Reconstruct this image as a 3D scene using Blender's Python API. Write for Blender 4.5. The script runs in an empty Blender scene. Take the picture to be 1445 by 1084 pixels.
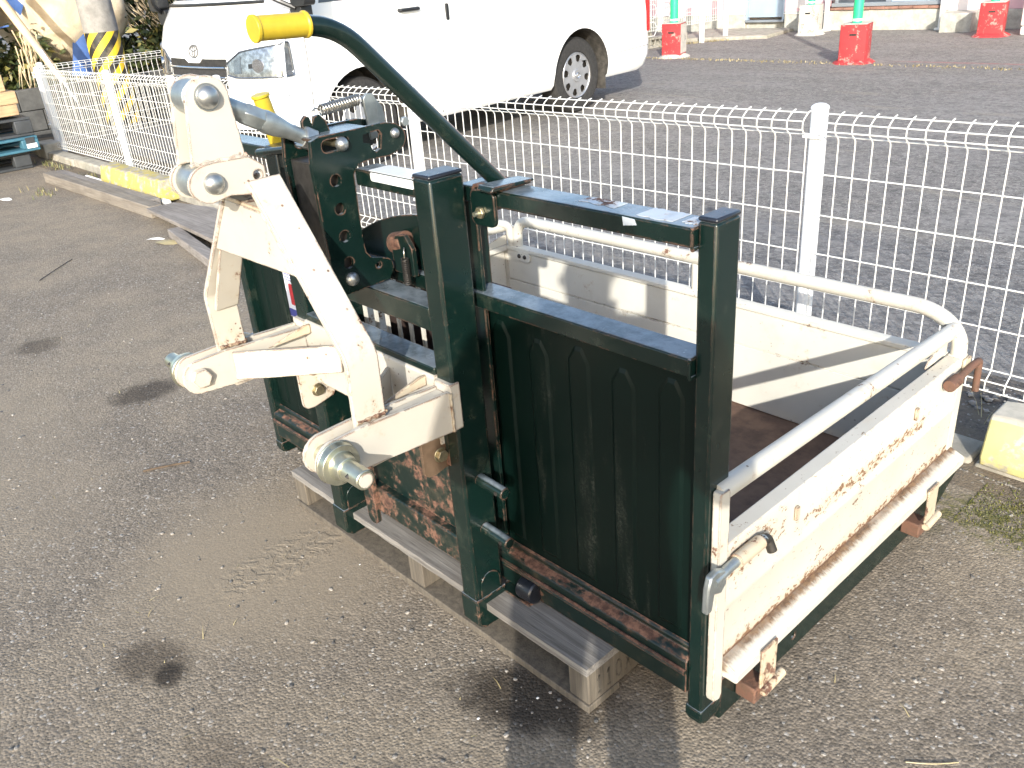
import bpy, bmesh, math, random
from mathutils import Vector, Matrix, noise as mnoise
from mathutils.geometry import tessellate_polygon
random.seed(7)
R = math.radians
SC = bpy.context.scene
COL = SC.collection

# ------------------------------------------------------------------ camera
def cam_axes(yaw, pit, roll):
    cy, sy, cp, sp = math.cos(yaw), math.sin(yaw), math.cos(pit), math.sin(pit)
    w = Vector((-sy * cp, cy * cp, -sp)); r = Vector((cy, sy, 0)); u = r.cross(w)
    cr, sr = math.cos(roll), math.sin(roll)
    return cr * r + sr * u, -sr * r + cr * u, w
CAM = Vector((0.6381, -0.9375, 1.2488))
r_, u_, w_ = cam_axes(0.8512, 0.4589, -0.0809)
cd = bpy.data.cameras.new('camera'); cam = bpy.data.objects.new('camera', cd); COL.objects.link(cam)
m = Matrix((r_, u_, -w_)).transposed().to_4x4(); m.translation = CAM
cam.matrix_world = m
cd.sensor_width = 36.0; cd.lens = 1221.8 / 1445 * 36.0
cd.clip_start = 0.02; cd.clip_end = 500
SC.camera = cam
# ------------------------------------------------------------------ light
EL = R(21.8); LX, LY = -0.671, 0.741                 # sunlight travels along (LX, LY) and down
wd = bpy.data.worlds.new('World'); SC.world = wd; wd.use_nodes = True
nt = wd.node_tree; nt.nodes.clear()
sky = nt.nodes.new('ShaderNodeTexSky'); sky.sky_type = 'NISHITA'; sky.sun_disc = False
sky.sun_elevation = EL; sky.sun_rotation = math.atan2(-LX, -LY)
sky.air_density = 1.0; sky.dust_density = 1.5; sky.ozone_density = 1.0
bg = nt.nodes.new('ShaderNodeBackground'); bg.inputs[1].default_value = 0.15
wo = nt.nodes.new('ShaderNodeOutputWorld')
nt.links.new(sky.outputs[0], bg.inputs[0]); nt.links.new(bg.outputs[0], wo.inputs[0])
sl = bpy.data.lights.new('sun', 'SUN'); sl.energy = 2.9; sl.angle = R(0.55); sl.color = (1.0, 0.95, 0.86)
so = bpy.data.objects.new('sun', sl); COL.objects.link(so)
ld = Vector((LX * math.cos(EL), LY * math.cos(EL), -math.sin(EL)))
so.rotation_euler = ld.to_track_quat('-Z', 'Y').to_euler(); so.location = (5, -6, 6)
SC.view_settings.view_transform = 'Standard'; SC.view_settings.look = 'None'
SC.view_settings.gamma = 1.0; SC.view_settings.use_curve_mapping = False
SC.view_settings.exposure = 1.30

# ------------------------------------------------------------------ materials
class NT:
    def __init__(s, name):
        s.m = bpy.data.materials.new(name); s.m.use_nodes = True
        s.t = s.m.node_tree; s.t.nodes.clear()
        s.out = s.n('ShaderNodeOutputMaterial'); s.b = s.n('ShaderNodeBsdfPrincipled')
        s.l(s.b.outputs[0], s.out.inputs[0])
        s.pos = s.n('ShaderNodeNewGeometry').outputs['Position']
    def n(s, k): return s.t.nodes.new(k)
    def l(s, a, b): s.t.links.new(a, b)
    def put(s, sock, v):
        if hasattr(v, 'is_output') or isinstance(v, bpy.types.NodeSocket): s.l(v, sock)
        else: sock.default_value = (*v, 1) if isinstance(v, tuple) and len(v) == 3 and sock.type == 'RGBA' else v
    def scale(s, v, sc):
        k = s.n('ShaderNodeVectorMath'); k.operation = 'MULTIPLY'; s.put(k.inputs[0], v); k.inputs[1].default_value = sc; return k.outputs[0]
    def noise(s, sc, det=4, rough=.55, vec=None, dist=0, col=False):
        k = s.n('ShaderNodeTexNoise'); k.inputs['Scale'].default_value = sc; k.inputs['Detail'].default_value = det
        k.inputs['Roughness'].default_value = rough; k.inputs['Distortion'].default_value = dist
        s.l(vec or s.pos, k.inputs['Vector']); return k.outputs['Color' if col else 'Fac']
    def vor(s, sc, out='Distance', vec=None, feat='F1'):
        k = s.n('ShaderNodeTexVoronoi'); k.feature = feat; k.inputs['Scale'].default_value = sc
        s.l(vec or s.pos, k.inputs['Vector']); return k.outputs[out]
    def ramp(s, v, a, b, lo=0., hi=1., smooth=True):
        k = s.n('ShaderNodeMapRange'); k.interpolation_type = 'SMOOTHSTEP' if smooth else 'LINEAR'
        s.put(k.inputs['Value'], v); k.inputs['From Min'].default_value = a; k.inputs['From Max'].default_value = b
        k.inputs['To Min'].default_value = lo; k.inputs['To Max'].default_value = hi; return k.outputs[0]
    def math(s, op, a, b=0., c=None, clamp=False):
        k = s.n('ShaderNodeMath'); k.operation = op; k.use_clamp = clamp; s.put(k.inputs[0], a); s.put(k.inputs[1], b)
        if c is not None: s.put(k.inputs[2], c)
        return k.outputs[0]
    def mix(s, f, a, b, mode='MIX'):
        k = s.n('ShaderNodeMix'); k.data_type = 'RGBA'; k.blend_type = mode
        s.put(k.inputs[0], f); s.put(k.inputs[6], a); s.put(k.inputs[7], b); return k.outputs[2]
    def bump(s, h, st=.3, d=.002, nrm=None):
        k = s.n('ShaderNodeBump'); k.inputs['Strength'].default_value = st; k.inputs['Distance'].default_value = d
        s.put(k.inputs['Height'], h)
        if nrm is not None: s.l(nrm, k.inputs['Normal'])
        return k.outputs[0]
    def edge(s, r=.004):
        k = s.n('ShaderNodeBevel'); k.samples = 4; k.inputs['Radius'].default_value = r
        g = s.n('ShaderNodeNewGeometry'); d = s.n('ShaderNodeVectorMath'); d.operation = 'DOT_PRODUCT'
        s.l(k.outputs[0], d.inputs[0]); s.l(g.outputs['Normal'], d.inputs[1])
        return s.math('SUBTRACT', 1.0, d.outputs['Value'], clamp=True)
    def ell(s, c, rx, ry, ang=0, soft=.35, dist=.25, nsc=6):
        """soft-edged elliptic patch on the ground"""
        v = s.n('ShaderNodeVectorMath'); v.operation = 'SUBTRACT'; s.l(s.pos, v.inputs[0]); v.inputs[1].default_value = (c[0], c[1], 0)
        mp = s.n('ShaderNodeMapping'); mp.vector_type = 'TEXTURE'; mp.inputs['Rotation'].default_value = (0, 0, ang); mp.inputs['Scale'].default_value = (rx, ry, 1e4)
        s.l(v.outputs[0], mp.inputs[0])
        L = s.n('ShaderNodeVectorMath'); L.operation = 'LENGTH'; s.l(mp.outputs[0], L.inputs[0])
        dd = s.math('ADD', L.outputs['Value'], s.math('MULTIPLY', s.math('SUBTRACT', s.noise(nsc, 6, .65), .5), dist * 4))
        return s.ramp(dd, 1 - soft, 1 + soft, 1, 0)
    def fin(s, col, rough=.5, nrm=None, metal=0, spec=None, coat=0):
        s.put(s.b.inputs['Base Color'], col); s.put(s.b.inputs['Roughness'], rough); s.put(s.b.inputs['Metallic'], metal)
        if nrm is not None: s.l(nrm, s.b.inputs['Normal'])
        if spec is not None: s.b.inputs['Specular IOR Level'].default_value = spec
        if coat: s.b.inputs['Coat Weight'].default_value = coat; s.b.inputs['Coat Roughness'].default_value = .05
        return s.m

def rustcol(t):
    return t.mix(t.ramp(t.noise(70, 5, .7), .35, .65), (.055, .026, .018), (.185, .095, .062))
def paint(name, col, rough=.35, thr=.72, edge=.6, dust=.25, dustcol=(.32, .28, .2), streak=False, var=.12, speck=.0, top=0, toprust=0, stretch=None, soft=.015):
    t = NT(name)
    base = t.mix(t.ramp(t.noise(5, 4), .3, .7), tuple(c * (1 - var) for c in col), tuple(min(1, c * (1 + var)) for c in col))
    if dust:
        d = t.noise(14, 8, .7, vec=t.scale(t.pos, (1, 1, .18)) if streak else None)
        dm = t.math('MULTIPLY', t.ramp(d, .54 if streak else .52, .75), dust)
        if streak:
            fine = t.noise(160, 6, .8)
            dm = t.math('MULTIPLY', dm, t.ramp(fine, .42, .62))
        base = t.mix(dm, base, dustcol)
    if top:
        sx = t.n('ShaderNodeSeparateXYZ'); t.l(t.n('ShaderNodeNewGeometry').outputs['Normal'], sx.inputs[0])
        sky_m = t.math('MULTIPLY', t.ramp(sx.outputs[2], .75, .95), t.ramp(t.noise(16, 8, .72), .34, .6, .35, 1.))
        base = t.mix(t.math('MULTIPLY', sky_m, top), base, (.20, .235, .27))  # sky reflection on upward faces, painted into the base colour
    sv = t.scale(t.pos, stretch) if stretch else None
    a = t.noise(9, 8, .68, vec=sv); b = t.noise(55, 6, .7, vec=sv)
    f = t.math('ADD', t.math('MULTIPLY', a, .6), t.math('MULTIPLY', b, .4))
    if edge:
        e = t.ramp(t.edge(.004), .004, .06)
        e = t.math('MULTIPLY', e, t.ramp(t.noise(24, 6, .7), .36, .6))
        f = t.math('ADD', f, t.math('MULTIPLY', e, edge * .36))
    if toprust:
        sx2 = t.n('ShaderNodeSeparateXYZ'); t.l(t.n('ShaderNodeNewGeometry').outputs['Normal'], sx2.inputs[0])
        f = t.math('ADD', f, t.math('MULTIPLY', t.ramp(sx2.outputs[2], .55, .9), toprust))
    mask = t.ramp(f, thr - soft, thr + soft)
    halo = t.ramp(f, thr - .07, thr)
    base = t.mix(t.math('MULTIPLY', halo, .35), base, (.40, .28, .16) if sum(col) > 1 else (.05, .05, .035))
    if speck:
        sp = t.ramp(t.vor(48), .09, .15, 1, 0); sp = t.math('MULTIPLY', sp, t.ramp(t.noise(7, 5), .50, .58))
        mask = t.math('MAXIMUM', mask, t.math('MULTIPLY', sp, speck))
    c = t.mix(mask, base, rustcol(t))
    rg = t.math('ADD', t.math('MULTIPLY', mask, .85 - rough), t.math('ADD', rough, t.math('MULTIPLY', t.math('SUBTRACT', t.noise(30, 5), .5), .22)))
    h = t.math('SUBTRACT', t.math('MULTIPLY', t.noise(20, 3), .5), t.math('MULTIPLY', mask, .5))
    return t.fin(c, rg, t.bump(h, .25, .0015), spec=.2 if streak else None)
def plain(name, col, rough=.5, metal=0, var=.15, sc=12, bump=.1, coat=0, spec=None):
    t = NT(name); f = t.noise(sc, 5, .6)
    c = t.mix(t.ramp(f, .3, .7), tuple(x * (1 - var) for x in col), tuple(min(1, x * (1 + var)) for x in col))
    rg = t.math('ADD', rough, t.math('MULTIPLY', t.math('SUBTRACT', t.noise(sc * 2.5, 4), .5), .18))
    return t.fin(c, rg, t.bump(t.noise(sc * 6, 4), bump, .001), metal, spec, coat)
def wood(name, a, b, axis=0, rough=.85, dark=.3):
    t = NT(name); s_ = [28, 28, 28]; s_[axis] = 1.2
    g = t.noise(2.2, 7, .65, vec=t.scale(t.pos, tuple(s_)), dist=.6); g2 = t.noise(8, 6, .7, vec=t.scale(t.pos, tuple(x * .8 for x in s_)))
    c = t.mix(t.ramp(g, .3, .7), a, b)
    c = t.mix(t.math('MULTIPLY', t.ramp(g2, .5, .7), dark), c, (.03, .026, .022))
    c = t.mix(t.math('MULTIPLY', t.ramp(t.noise(5, 5), .45, .7), .35), c, (.09, .075, .06))
    return t.fin(c, rough, t.bump(t.math('ADD', g, g2), .6, .002))

M = {}
GREEN = (.0031, .0122, .0102)
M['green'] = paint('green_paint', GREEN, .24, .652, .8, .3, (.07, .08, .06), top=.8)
M['green_panel'] = paint('green_panel_paint', (.0018, .0078, .0062), .36, .72, .2, .75, (.115, .115, .095), streak=True)
M['green_rust'] = paint('rusted_green_paint', (.0034, .0128, .0108), .4, .535, .6, .4, (.12, .1, .07), soft=.035)
M['green_ledge'] = paint('chipped_green_paint', (.0034, .0128, .0108), .4, .60, .8, .4, (.12, .09, .055), toprust=.13, stretch=(.75, 1, 1), soft=.03)
M['cream'] = paint('cream_paint', (.47, .44, .38), .42, .605, .95, .2, (.38, .28, .17), var=.06, speck=.9)
M['cream_rust'] = paint('rust_stained_cream_paint', (.46, .40, .30), .5, .565, .8, .75, (.42, .26, .12), var=.08, speck=.6)
M['white'] = paint('white_gate_paint', (.48, .455, .39), .42, .60, .8, .12, (.5, .4, .27), var=.05, speck=.35)
M['white_in'] = paint('white_gate_inner_paint', (.58, .565, .505), .5, .64, .35, .3, (.42, .38, .29), var=.06, speck=.5)
M['white_tube'] = paint('white_tube_paint', (.50, .48, .42), .38, .61, .0, .15, (.45, .4, .3), var=.05, speck=.8)
M['dark_backing'] = plain('dark_brown_backing', (.035, .02, .016), .85, 0, .3, 14, .2)
M['rust'] = paint('rust_plate', (.12, .06, .04), .8, .55, .5, .3, (.2, .12, .07))
def gate_mat(name, ledge):
    t = NT(name); sx = t.n('ShaderNodeSeparateXYZ'); t.l(t.pos, sx.inputs[0]); X_, Y_, Z_ = sx.outputs
    base = t.mix(t.ramp(t.noise(5, 4), .3, .7), (.46, .435, .375), (.51, .485, .425))
    n1 = t.noise(105, 7, .75, vec=t.scale(t.pos, (1, .6, 1))); n2 = t.noise(9, 6, .65); n3 = t.noise(130, 5, .8, vec=t.scale(t.pos, (.12, 1, 1)))
    if ledge:
        g = t.ramp(X_, .004, .040, 1, 0); amt = t.math('ADD', t.math('MULTIPLY', g, .72), t.math('MULTIPLY', t.math('SUBTRACT', n3, .5), .75))
        amt = t.math('MULTIPLY', t.ramp(amt, .08, .5), t.ramp(n2, .3, .55, .55, 1))
        amt = t.math('MULTIPLY', amt, t.ramp(Z_, .112, .122))
        c = t.mix(t.math('MULTIPLY', amt, .97), base, t.mix(t.ramp(n1, .35, .65), (.075, .04, .02), (.20, .12, .06)))
        ed = t.math('MULTIPLY', t.ramp(t.edge(.004), .004, .05), t.ramp(t.noise(22, 6, .7), .45, .6))
        c = t.mix(ed, c, (.14, .07, .04)); m_ = amt
    else:
        low = t.ramp(Z_, .143, .178, 1, 0); band = t.math('MULTIPLY', t.ramp(t.math('ABSOLUTE', t.math('SUBTRACT', Z_, .292)), .004, .026, 1, 0), t.math('MULTIPLY', t.ramp(Y_, .18, .4), t.ramp(Y_, .72, .86, 1, 0)))
        lat = t.math('MULTIPLY', t.ramp(t.math('ABSOLUTE', t.math('SUBTRACT', Z_, .335)), .01, .05, 1, 0), t.ramp(Y_, .10, .30, 1, 0))
        zone = t.math('MAXIMUM', t.math('MULTIPLY', low, .95), t.math('MAXIMUM', t.math('MULTIPLY', band, .75), t.math('MULTIPLY', lat, .8)))
        spots = t.math('MULTIPLY', t.ramp(n2, .60, .68), .6)
        f = t.math('ADD', n1, t.math('MULTIPLY', t.math('MAXIMUM', zone, spots), .17))
        m_ = t.ramp(f, .615, .66)
        c = t.mix(t.math('MULTIPLY', zone, .42), base, (.45, .33, .20))
        c = t.mix(m_, c, t.mix(t.ramp(n1, .5, .75), (.20, .115, .06), (.085, .04, .022)))
        ln = t.math('MULTIPLY', t.ramp(Z_, .1435, .1495, 1, 0), .9); c = t.mix(ln, c, (.09, .04, .022))
        ed = t.math('MULTIPLY', t.ramp(t.edge(.004), .006, .06), t.ramp(t.noise(26, 6, .7), .47, .6))
        c = t.mix(t.math('MULTIPLY', ed, .8), c, (.20, .12, .07))
        dr = t.noise(18, 6, .7, vec=t.scale(t.pos, (1, 1, .12))); c = t.mix(t.math('MULTIPLY', t.ramp(dr, .56, .75), .22), c, (.45, .33, .2))
    return t.fin(c, t.math('ADD', .42, t.math('MULTIPLY', m_, .4)), t.bump(t.math('SUBTRACT', t.math('MULTIPLY', t.noise(9, 3), .6), t.math('MULTIPLY', m_, .5)), .3, .002))
M['gate'] = gate_mat('rust_streaked_gate_paint', False); M['ledge'] = gate_mat('rust_stained_ledge_paint', True)
M['bronze'] = plain('bronze_toned_plate', (.22, .15, .10), .45, .6, .25, 18, .15)
def floor_mat():
    t = NT('rusty_floor_steel')
    c = t.mix(t.ramp(t.noise(7, 7, .7), .35, .65), (.08, .046, .033), (.19, .112, .072))
    c = t.mix(t.math('MULTIPLY', t.ramp(t.noise(40, 6, .75), .5, .7), .5), c, (.15, .085, .05))
    return t.fin(c, .8, t.bump(t.noise(90, 5, .7), .4, .002))
M['floor'] = floor_mat()
M['steel'] = plain('dull_zinc_steel', (.42, .43, .42), .36, .9, .18, 30, .15)
M['zinc'] = plain('yellow_zinc_steel', (.50, .50, .40), .3, .9, .22, 18, .1)
M['galv'] = plain('galvanised_steel', (.36, .39, .39), .42, .8, .2, 22, .15)
M['bolt'] = plain('brass_toned_bolt', (.34, .30, .2), .42, .85, .25, 60, .2)
M['dark_steel'] = plain('dark_steel', (.06, .055, .05), .5, .7, .3, 40, .2)
M['blackcap'] = plain('black_plastic_cap', (.012, .014, .02), .3, 0, .2, 40, .15, spec=.6)
M['sticker'] = paint('worn_white_sticker', (.72, .74, .74), .35, .66, 0, .4, (.45, .46, .46), var=.06)
M['sticker_worn'] = paint('scuffed_white_sticker', (.42, .46, .50), .4, .53, 0, .7, (.16, .2, .25), var=.1)
M['yellow_grip'] = plain('yellow_vinyl_grip', (.44, .325, .022), .4, 0, .08, 30, .12)
M['spring'] = plain('nickel_spring', (.45, .42, .36), .3, .95, .1, 50, .05)
def card_red(): return plain('red_print', (.55, .03, .04), .5, 0, .05)
M['red_print'] = card_red(); M['blue_print'] = plain('blue_print', (.06, .07, .30), .5, 0, .05); M['white_print'] = plain('white_label', (.78, .79, .84), .35, 0, .03)
M['fence'] = plain('white_coated_wire', (.66, .66, .63), .4, 0, .04, 20, .05)
M['fence_post'] = plain('white_coated_post', (.80, .81, .81), .38, 0, .04, 8, .05)
M['pallet_wood'] = wood('weathered_pallet_wood', (.27, .255, .235), (.13, .12, .108), 0, dark=.55)
M['pallet_block'] = wood('pallet_block_wood', (.14, .12, .092), (.08, .068, .054), 2)
M['print'] = plain('stencil_ink', (.075, .066, .052), .9, 0, .3, 90)
M['timber'] = wood('old_square_timber', (.25, .222, .185), (.16, .138, .112), 0)
M['grey_board'] = wood('bleached_board', (.275, .25, .228), (.17, .152, .136), 0, dark=.45)
M['new_wood'] = wood('fresh_pallet_wood', (.52, .38, .22), (.40, .27, .15), 1, dark=.15)
def concrete(name, col, moss=0):
    t = NT(name)
    c = t.mix(t.ramp(t.noise(9, 8, .65), .3, .7), tuple(x * .72 for x in col), tuple(x * 1.15 for x in col))
    c = t.mix(t.math('MULTIPLY', t.ramp(t.noise(60, 5, .7), .55, .75), .4), c, tuple(x * .4 for x in col))
    if moss: c = t.mix(t.math('MULTIPLY', t.ramp(t.noise(4, 5), .5, .7), moss), c, (.08, .09, .03))
    return t.fin(c, .9, t.bump(t.noise(70, 7, .75), .5, .004))
M['concrete'] = concrete('weathered_concrete', (.34, .32, .27), .3)
M['block'] = concrete('pale_concrete_block', (.46, .43, .36))
M['darkblock'] = concrete('dark_block_wall', (.10, .10, .095))
M['bldg_base'] = concrete('building_foundation_concrete', (.42, .41, .36))
def chipped(name, col, under, thr=.55, vertical=False):
    t = NT(name)
    f = t.math('ADD', t.math('MULTIPLY', t.noise(6, 7, .7), .6), t.math('MULTIPLY', t.noise(28, 6, .7), .4))
    mk = t.ramp(f, thr - .02, thr + .03)
    c = t.mix(t.ramp(t.noise(10, 4), .3, .7), tuple(x * .85 for x in col), col)
    u = t.mix(t.ramp(t.noise(20, 6, .7), .3, .7), tuple(x * .6 for x in under), under)
    return t.fin(t.mix(mk, c, u), .8, t.bump(t.noise(50, 6, .7), .4, .003))
M['yellow_stop'] = chipped('worn_yellow_paint', (.50, .42, .12), (.44, .42, .34), .525)
M['pale_stop'] = chipped('bleached_yellow_paint', (.52, .48, .22), (.46, .44, .36), .52)
M['yellow_stop_top'] = chipped('worn_yellow_orange_paint', (.44, .36, .11), (.38, .35, .28), .48)
M['red_paint'] = chipped('weathered_red_paint', (.40, .036, .04), (.46, .27, .23), .55)
M['post_white'] = chipped('weathered_white_paint', (.52, .50, .45), (.36, .34, .30), .54)
M['green_pipe'] = plain('bright_green_pipe', (.03, .52, .22), .4, 0, .08, 10)
M['pink'] = plain('pink_siding', (.62, .40, .43), .6, 0, .06, 3, .05)
M['pinkwhite'] = plain('white_wall_paint', (.62, .58, .58), .6, 0, .05, 3, .05)
M['door_blue'] = plain('grey_blue_door', (.30, .38, .47), .45, 0, .05, 3, .05)
M['alu'] = plain('grey_aluminium_sash', (.36, .40, .44), .35, .6, .08, 8, .05)
M['glass'] = plain('dark_window_glass', (.05, .06, .075), .06, 0, .1, 2, 0, spec=.8)
M['brick'] = plain('old_red_brick', (.22, .12, .09), .9, 0, .35, 8, .5)
M['pvc'] = plain('white_pvc', (.78, .77, .73), .4, 0, .05, 6, .05)
M['ac'] = plain('ivory_appliance', (.76, .75, .69), .45, 0, .04, 6, .05)
M['ac_dark'] = plain('dark_fan_grille', (.14, .14, .14), .5, 0, .2, 20)
M['car_white'] = plain('white_car_paint', (.82, .83, .82), .22, 0, .015, 2, 0, coat=.6)
M['tyre'] = plain('black_rubber', (.028, .027, .026), .75, 0, .3, 40, .3)
M['wheel'] = plain('silver_wheel', (.52, .53, .55), .32, .75, .1, 12, .05)
M['black_trim'] = plain('black_plastic_trim', (.018, .019, .02), .4, 0, .2, 20, .1)
M['chrome'] = plain('chrome', (.72, .73, .75), .1, 1, .05, 10, 0)
M['lamp_glass'] = plain('clear_lamp_lens', (.25, .27, .30), .12, .75, .45, 30, .1, coat=.8)
M['lamp_dark'] = plain('dark_lamp_reflector', (.2, .22, .25), .2, .8, .2, 20)  # dark grey of the lamp rim and reflector patches
M['orange'] = plain('amber_lens', (.6, .17, .03), .3, 0, .1)
M['red_lens'] = plain('red_lens', (.5, .02, .02), .25, 0, .1)
M['wheelwell'] = plain('wheel_arch_liner', (.05, .046, .04), .9, 0, .4, 20, .3)
M['pole'] = concrete('utility_pole_concrete', (.27, .26, .24))
def bands():
    t = NT('yellow_black_safety_wrap')
    tc = t.n('ShaderNodeUVMap').outputs[0]
    w = t.n('ShaderNodeTexWave'); w.wave_profile = 'SAW'; w.inputs['Scale'].default_value = 1.0; w.bands_direction = 'X'
    t.l(tc, w.inputs['Vector']); k = t.ramp(w.outputs['Fac'], .48, .52)
    c = t.mix(k, (.72, .5, .03), (.02, .02, .018))
    c = t.mix(t.math('MULTIPLY', t.ramp(t.noise(14, 6), .5, .7), .35), c, (.3, .24, .14))
    return t.fin(c, .5)
M['bands'] = bands()
M['plastic_dark'] = plain('dark_grey_plastic', (.045, .05, .055), .55, 0, .2, 10, .1)
M['plastic_blue'] = plain('pale_blue_plastic', (.05, .15, .21), .5, 0, .12, 8, .1)
M['sack'] = None
def sack():
    t = NT('cream_sackcloth'); w = t.noise(3, 6, .6, dist=1.2)
    c = t.mix(t.ramp(w, .35, .65), (.58, .47, .32), (.76, .65, .48))
    c = t.mix(t.math('MULTIPLY', t.ramp(t.noise(9, 7, .7), .55, .75), .4), c, (.34, .24, .14))
    return t.fin(c, .9, t.bump(t.math('ADD', w, t.math('MULTIPLY', t.noise(120, 3), .3)), .5, .02))
M['sack'] = sack()
M['straw'] = plain('dry_straw', (.62, .50, .32), .85, 0, .25, 20, .2)
M['tarp'] = plain('blue_tarpaulin', (.06, .13, .34), .55, 0, .2, 5, .3)
M['rope'] = plain('blue_rope', (.08, .16, .42), .7, 0, .2, 60)
M['bamboo'] = plain('bleached_bamboo', (.66, .50, .32), .6, 0, .15, 6, .1)
def leafmat(name, a, b):
    t = NT(name); oi = t.n('ShaderNodeNewGeometry')
    c = t.mix(oi.outputs['Random Per Island'], a, b)
    return t.fin(c, .5)
M['leaf'] = leafmat('dark_evergreen_leaf', (.018, .035, .012), (.07, .085, .025))
M['leaf_y'] = leafmat('yellowing_leaf', (.10, .11, .03), (.26, .22, .07))
M['grass'] = leafmat('rough_grass', (.07, .10, .025), (.30, .25, .12))
M['weed'] = leafmat('dry_weed', (.22, .18, .09), (.42, .36, .2))
M['bark'] = plain('shrub_bark', (.10, .07, .045), .9, 0, .3, 20, .4)
M['stone'] = leafmat('asphalt_pebble', (.07, .068, .065), (.34, .31, .27))
M['stone_w'] = plain('white_chip', (.72, .70, .66), .6, 0, .1, 40)
def mossmat():
    t = NT('moss_cover'); n = t.noise(40, 6, .7)
    c = t.mix(t.ramp(n, .35, .65), (.05, .055, .015), (.15, .135, .03))
    return t.fin(c, .95, t.bump(t.noise(200, 5, .8), 1., .006))
M['moss'] = mossmat()
def asphalt(name, tint, kind):
    t = NT(name)
    big = t.noise(.9, 5, .6); mid = t.noise(6, 6, .65); fine = t.noise(260, 4, .7)
    vcol = t.n('ShaderNodeTexVoronoi'); vcol.inputs['Scale'].default_value = 165; vcol.inputs['Randomness'].default_value = 1
    t.l(t.pos, vcol.inputs['Vector'])
    sp = t.n('ShaderNodeSeparateColor'); t.l(vcol.outputs['Color'], sp.inputs[0]); rnd = sp.outputs[0]; rnd2 = sp.outputs[1]
    c = t.mix(t.ramp(rnd, 0, 1, smooth=False), tuple(x * .48 for x in tint), tuple(x * 1.5 for x in tint))
    c = t.mix(t.ramp(rnd2, .965, .975), c, (.42, .40, .37))
    c = t.mix(t.math('MULTIPLY', t.ramp(rnd2, .0, .06, 1, 0), .7), c, (.03, .03, .03))
    c = t.mix(t.math('MULTIPLY', t.ramp(fine, .5, .72), .5), c, tuple(x * .45 for x in tint))
    c = t.mix(t.ramp(mid, .3, .7, .25, 0), c, tuple(x * .6 for x in tint))
    pit = t.ramp(rnd2, .0, .10, -1.1, 0)
    h = t.math('ADD', t.math('MULTIPLY', vcol.outputs['Distance'], -.75), t.math('MULTIPLY', fine, .35))
    h = t.math('ADD', t.math('ADD', h, pit), t.math('ADD', t.math('MULTIPLY', t.noise(30, 4), .3), t.math('MULTIPLY', rnd, .35)))
    rough = .86
    if kind == 'yard':
        dustc = (.268, .220, .158)
        dm = t.math('MULTIPLY', t.ramp(big, .34, .64, .12, 1), t.ramp(mid, .3, .62, .3, .8))
        c = t.mix(dm, c, t.mix(rnd, tuple(x * .82 for x in dustc), tuple(x * 1.12 for x in dustc)))
        tan = t.ell((-1.12, -.27), .34, .30, .3, .55, .22, 5)
        tan2 = t.ell((-2.2, -.6), .7, .28, -.1, .6, .2, 4)
        tanm = t.math('MAXIMUM', t.math('MULTIPLY', tan, .9), t.math('MULTIPLY', tan2, .45))
        c = t.mix(tanm, c, t.mix(t.ramp(fine, .4, .65), (.275, .226, .162), (.205, .168, .122)))
        ms = t.math('MULTIPLY', t.ell((.20, 1.06), .34, .11, .3, .5, .3, 9), t.ramp(t.noise(30, 6, .7), .44, .56))
        c = t.mix(t.math('MULTIPLY', ms, .85), c, t.mix(t.ramp(fine, .4, .6), (.045, .052, .014), (.15, .135, .035)))
        for (cx, cy, rx, ry, ang, st, dk) in ((-2.34, -.07, .115, .085, 1.34, .9, .32), (-3.16, -.19, .085, .085, 1.34, .75, .38), (-.985, -.61, .085, .06, .5, .75, .36), (-.915, -.597, .035, .03, 0, .95, .22),
                                              (-.30, -.115, .16, .085, .5, 1., .27), (-.62, -.62, .1, .05, .3, .45, .5), (-1.7, .15, .12, .1, .9, .3, .65)):
            e = t.ell((cx, cy), rx, ry, ang, .38, .26, 20)
            c = t.mix(t.math('MULTIPLY', e, st), c, t.mix(1., c, (dk, dk * .93, dk * .86), 'MULTIPLY'))
        # tyre print pressed into the dust
        mp = t.n('ShaderNodeMapping'); mp.inputs['Rotation'].default_value = (0, 0, R(0)); mp.inputs['Location'].default_value = (1.08, .23, 0); t.l(t.pos, mp.inputs[0])
        sx = t.n('ShaderNodeSeparateXYZ'); t.l(mp.outputs[0], sx.inputs[0])
        zig = t.math('ADD', t.math('ABSOLUTE', t.math('SUBTRACT', t.math('FRACT', t.math('MULTIPLY', sx.outputs[0], 14)), .5)), t.math('MULTIPLY', t.noise(28, 4, .6), .55))
        ph = t.math('FRACT', t.math('ADD', t.math('MULTIPLY', sx.outputs[1], 24), t.math('MULTIPLY', zig, 1.6)))
        pr = t.ramp(t.math('ABSOLUTE', t.math('SUBTRACT', ph, .5)), .12, .2)
        trk = t.math('MULTIPLY', t.ell((-1.08, -.23), .075, .17, 0, .3, .18, 9), t.ramp(t.noise(32, 4), .38, .55))
        h = t.math('ADD', t.math('MULTIPLY', h, t.math('SUBTRACT', 1., t.math('MULTIPLY', tanm, .8))), t.math('MULTIPLY', t.math('MULTIPLY', pr, trk), .7))
        wet = t.ell((-.30, -.115), .16, .085, .5, .22, .14, 14)
        rough = t.math('SUBTRACT', .88, t.math('MULTIPLY', wet, .22))
    elif kind == 'lot':
        c = t.mix(t.ramp(t.noise(1.3, 6, .6, vec=t.scale(t.pos, (.5, 1.4, 1))), .4, .66, 0, .6), c, (.25, .235, .22))
        v2 = t.n('ShaderNodeTexVoronoi'); v2.inputs['Scale'].default_value = 42; t.l(t.pos, v2.inputs['Vector']); s2 = t.n('ShaderNodeSeparateColor'); t.l(v2.outputs['Color'], s2.inputs[0])
        c = t.mix(t.ramp(s2.outputs[0], .0, .4, .5, 0), c, (.055, .052, .05)); c = t.mix(t.ramp(s2.outputs[1], .78, 1., 0, .45), c, (.34, .32, .29))
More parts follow.
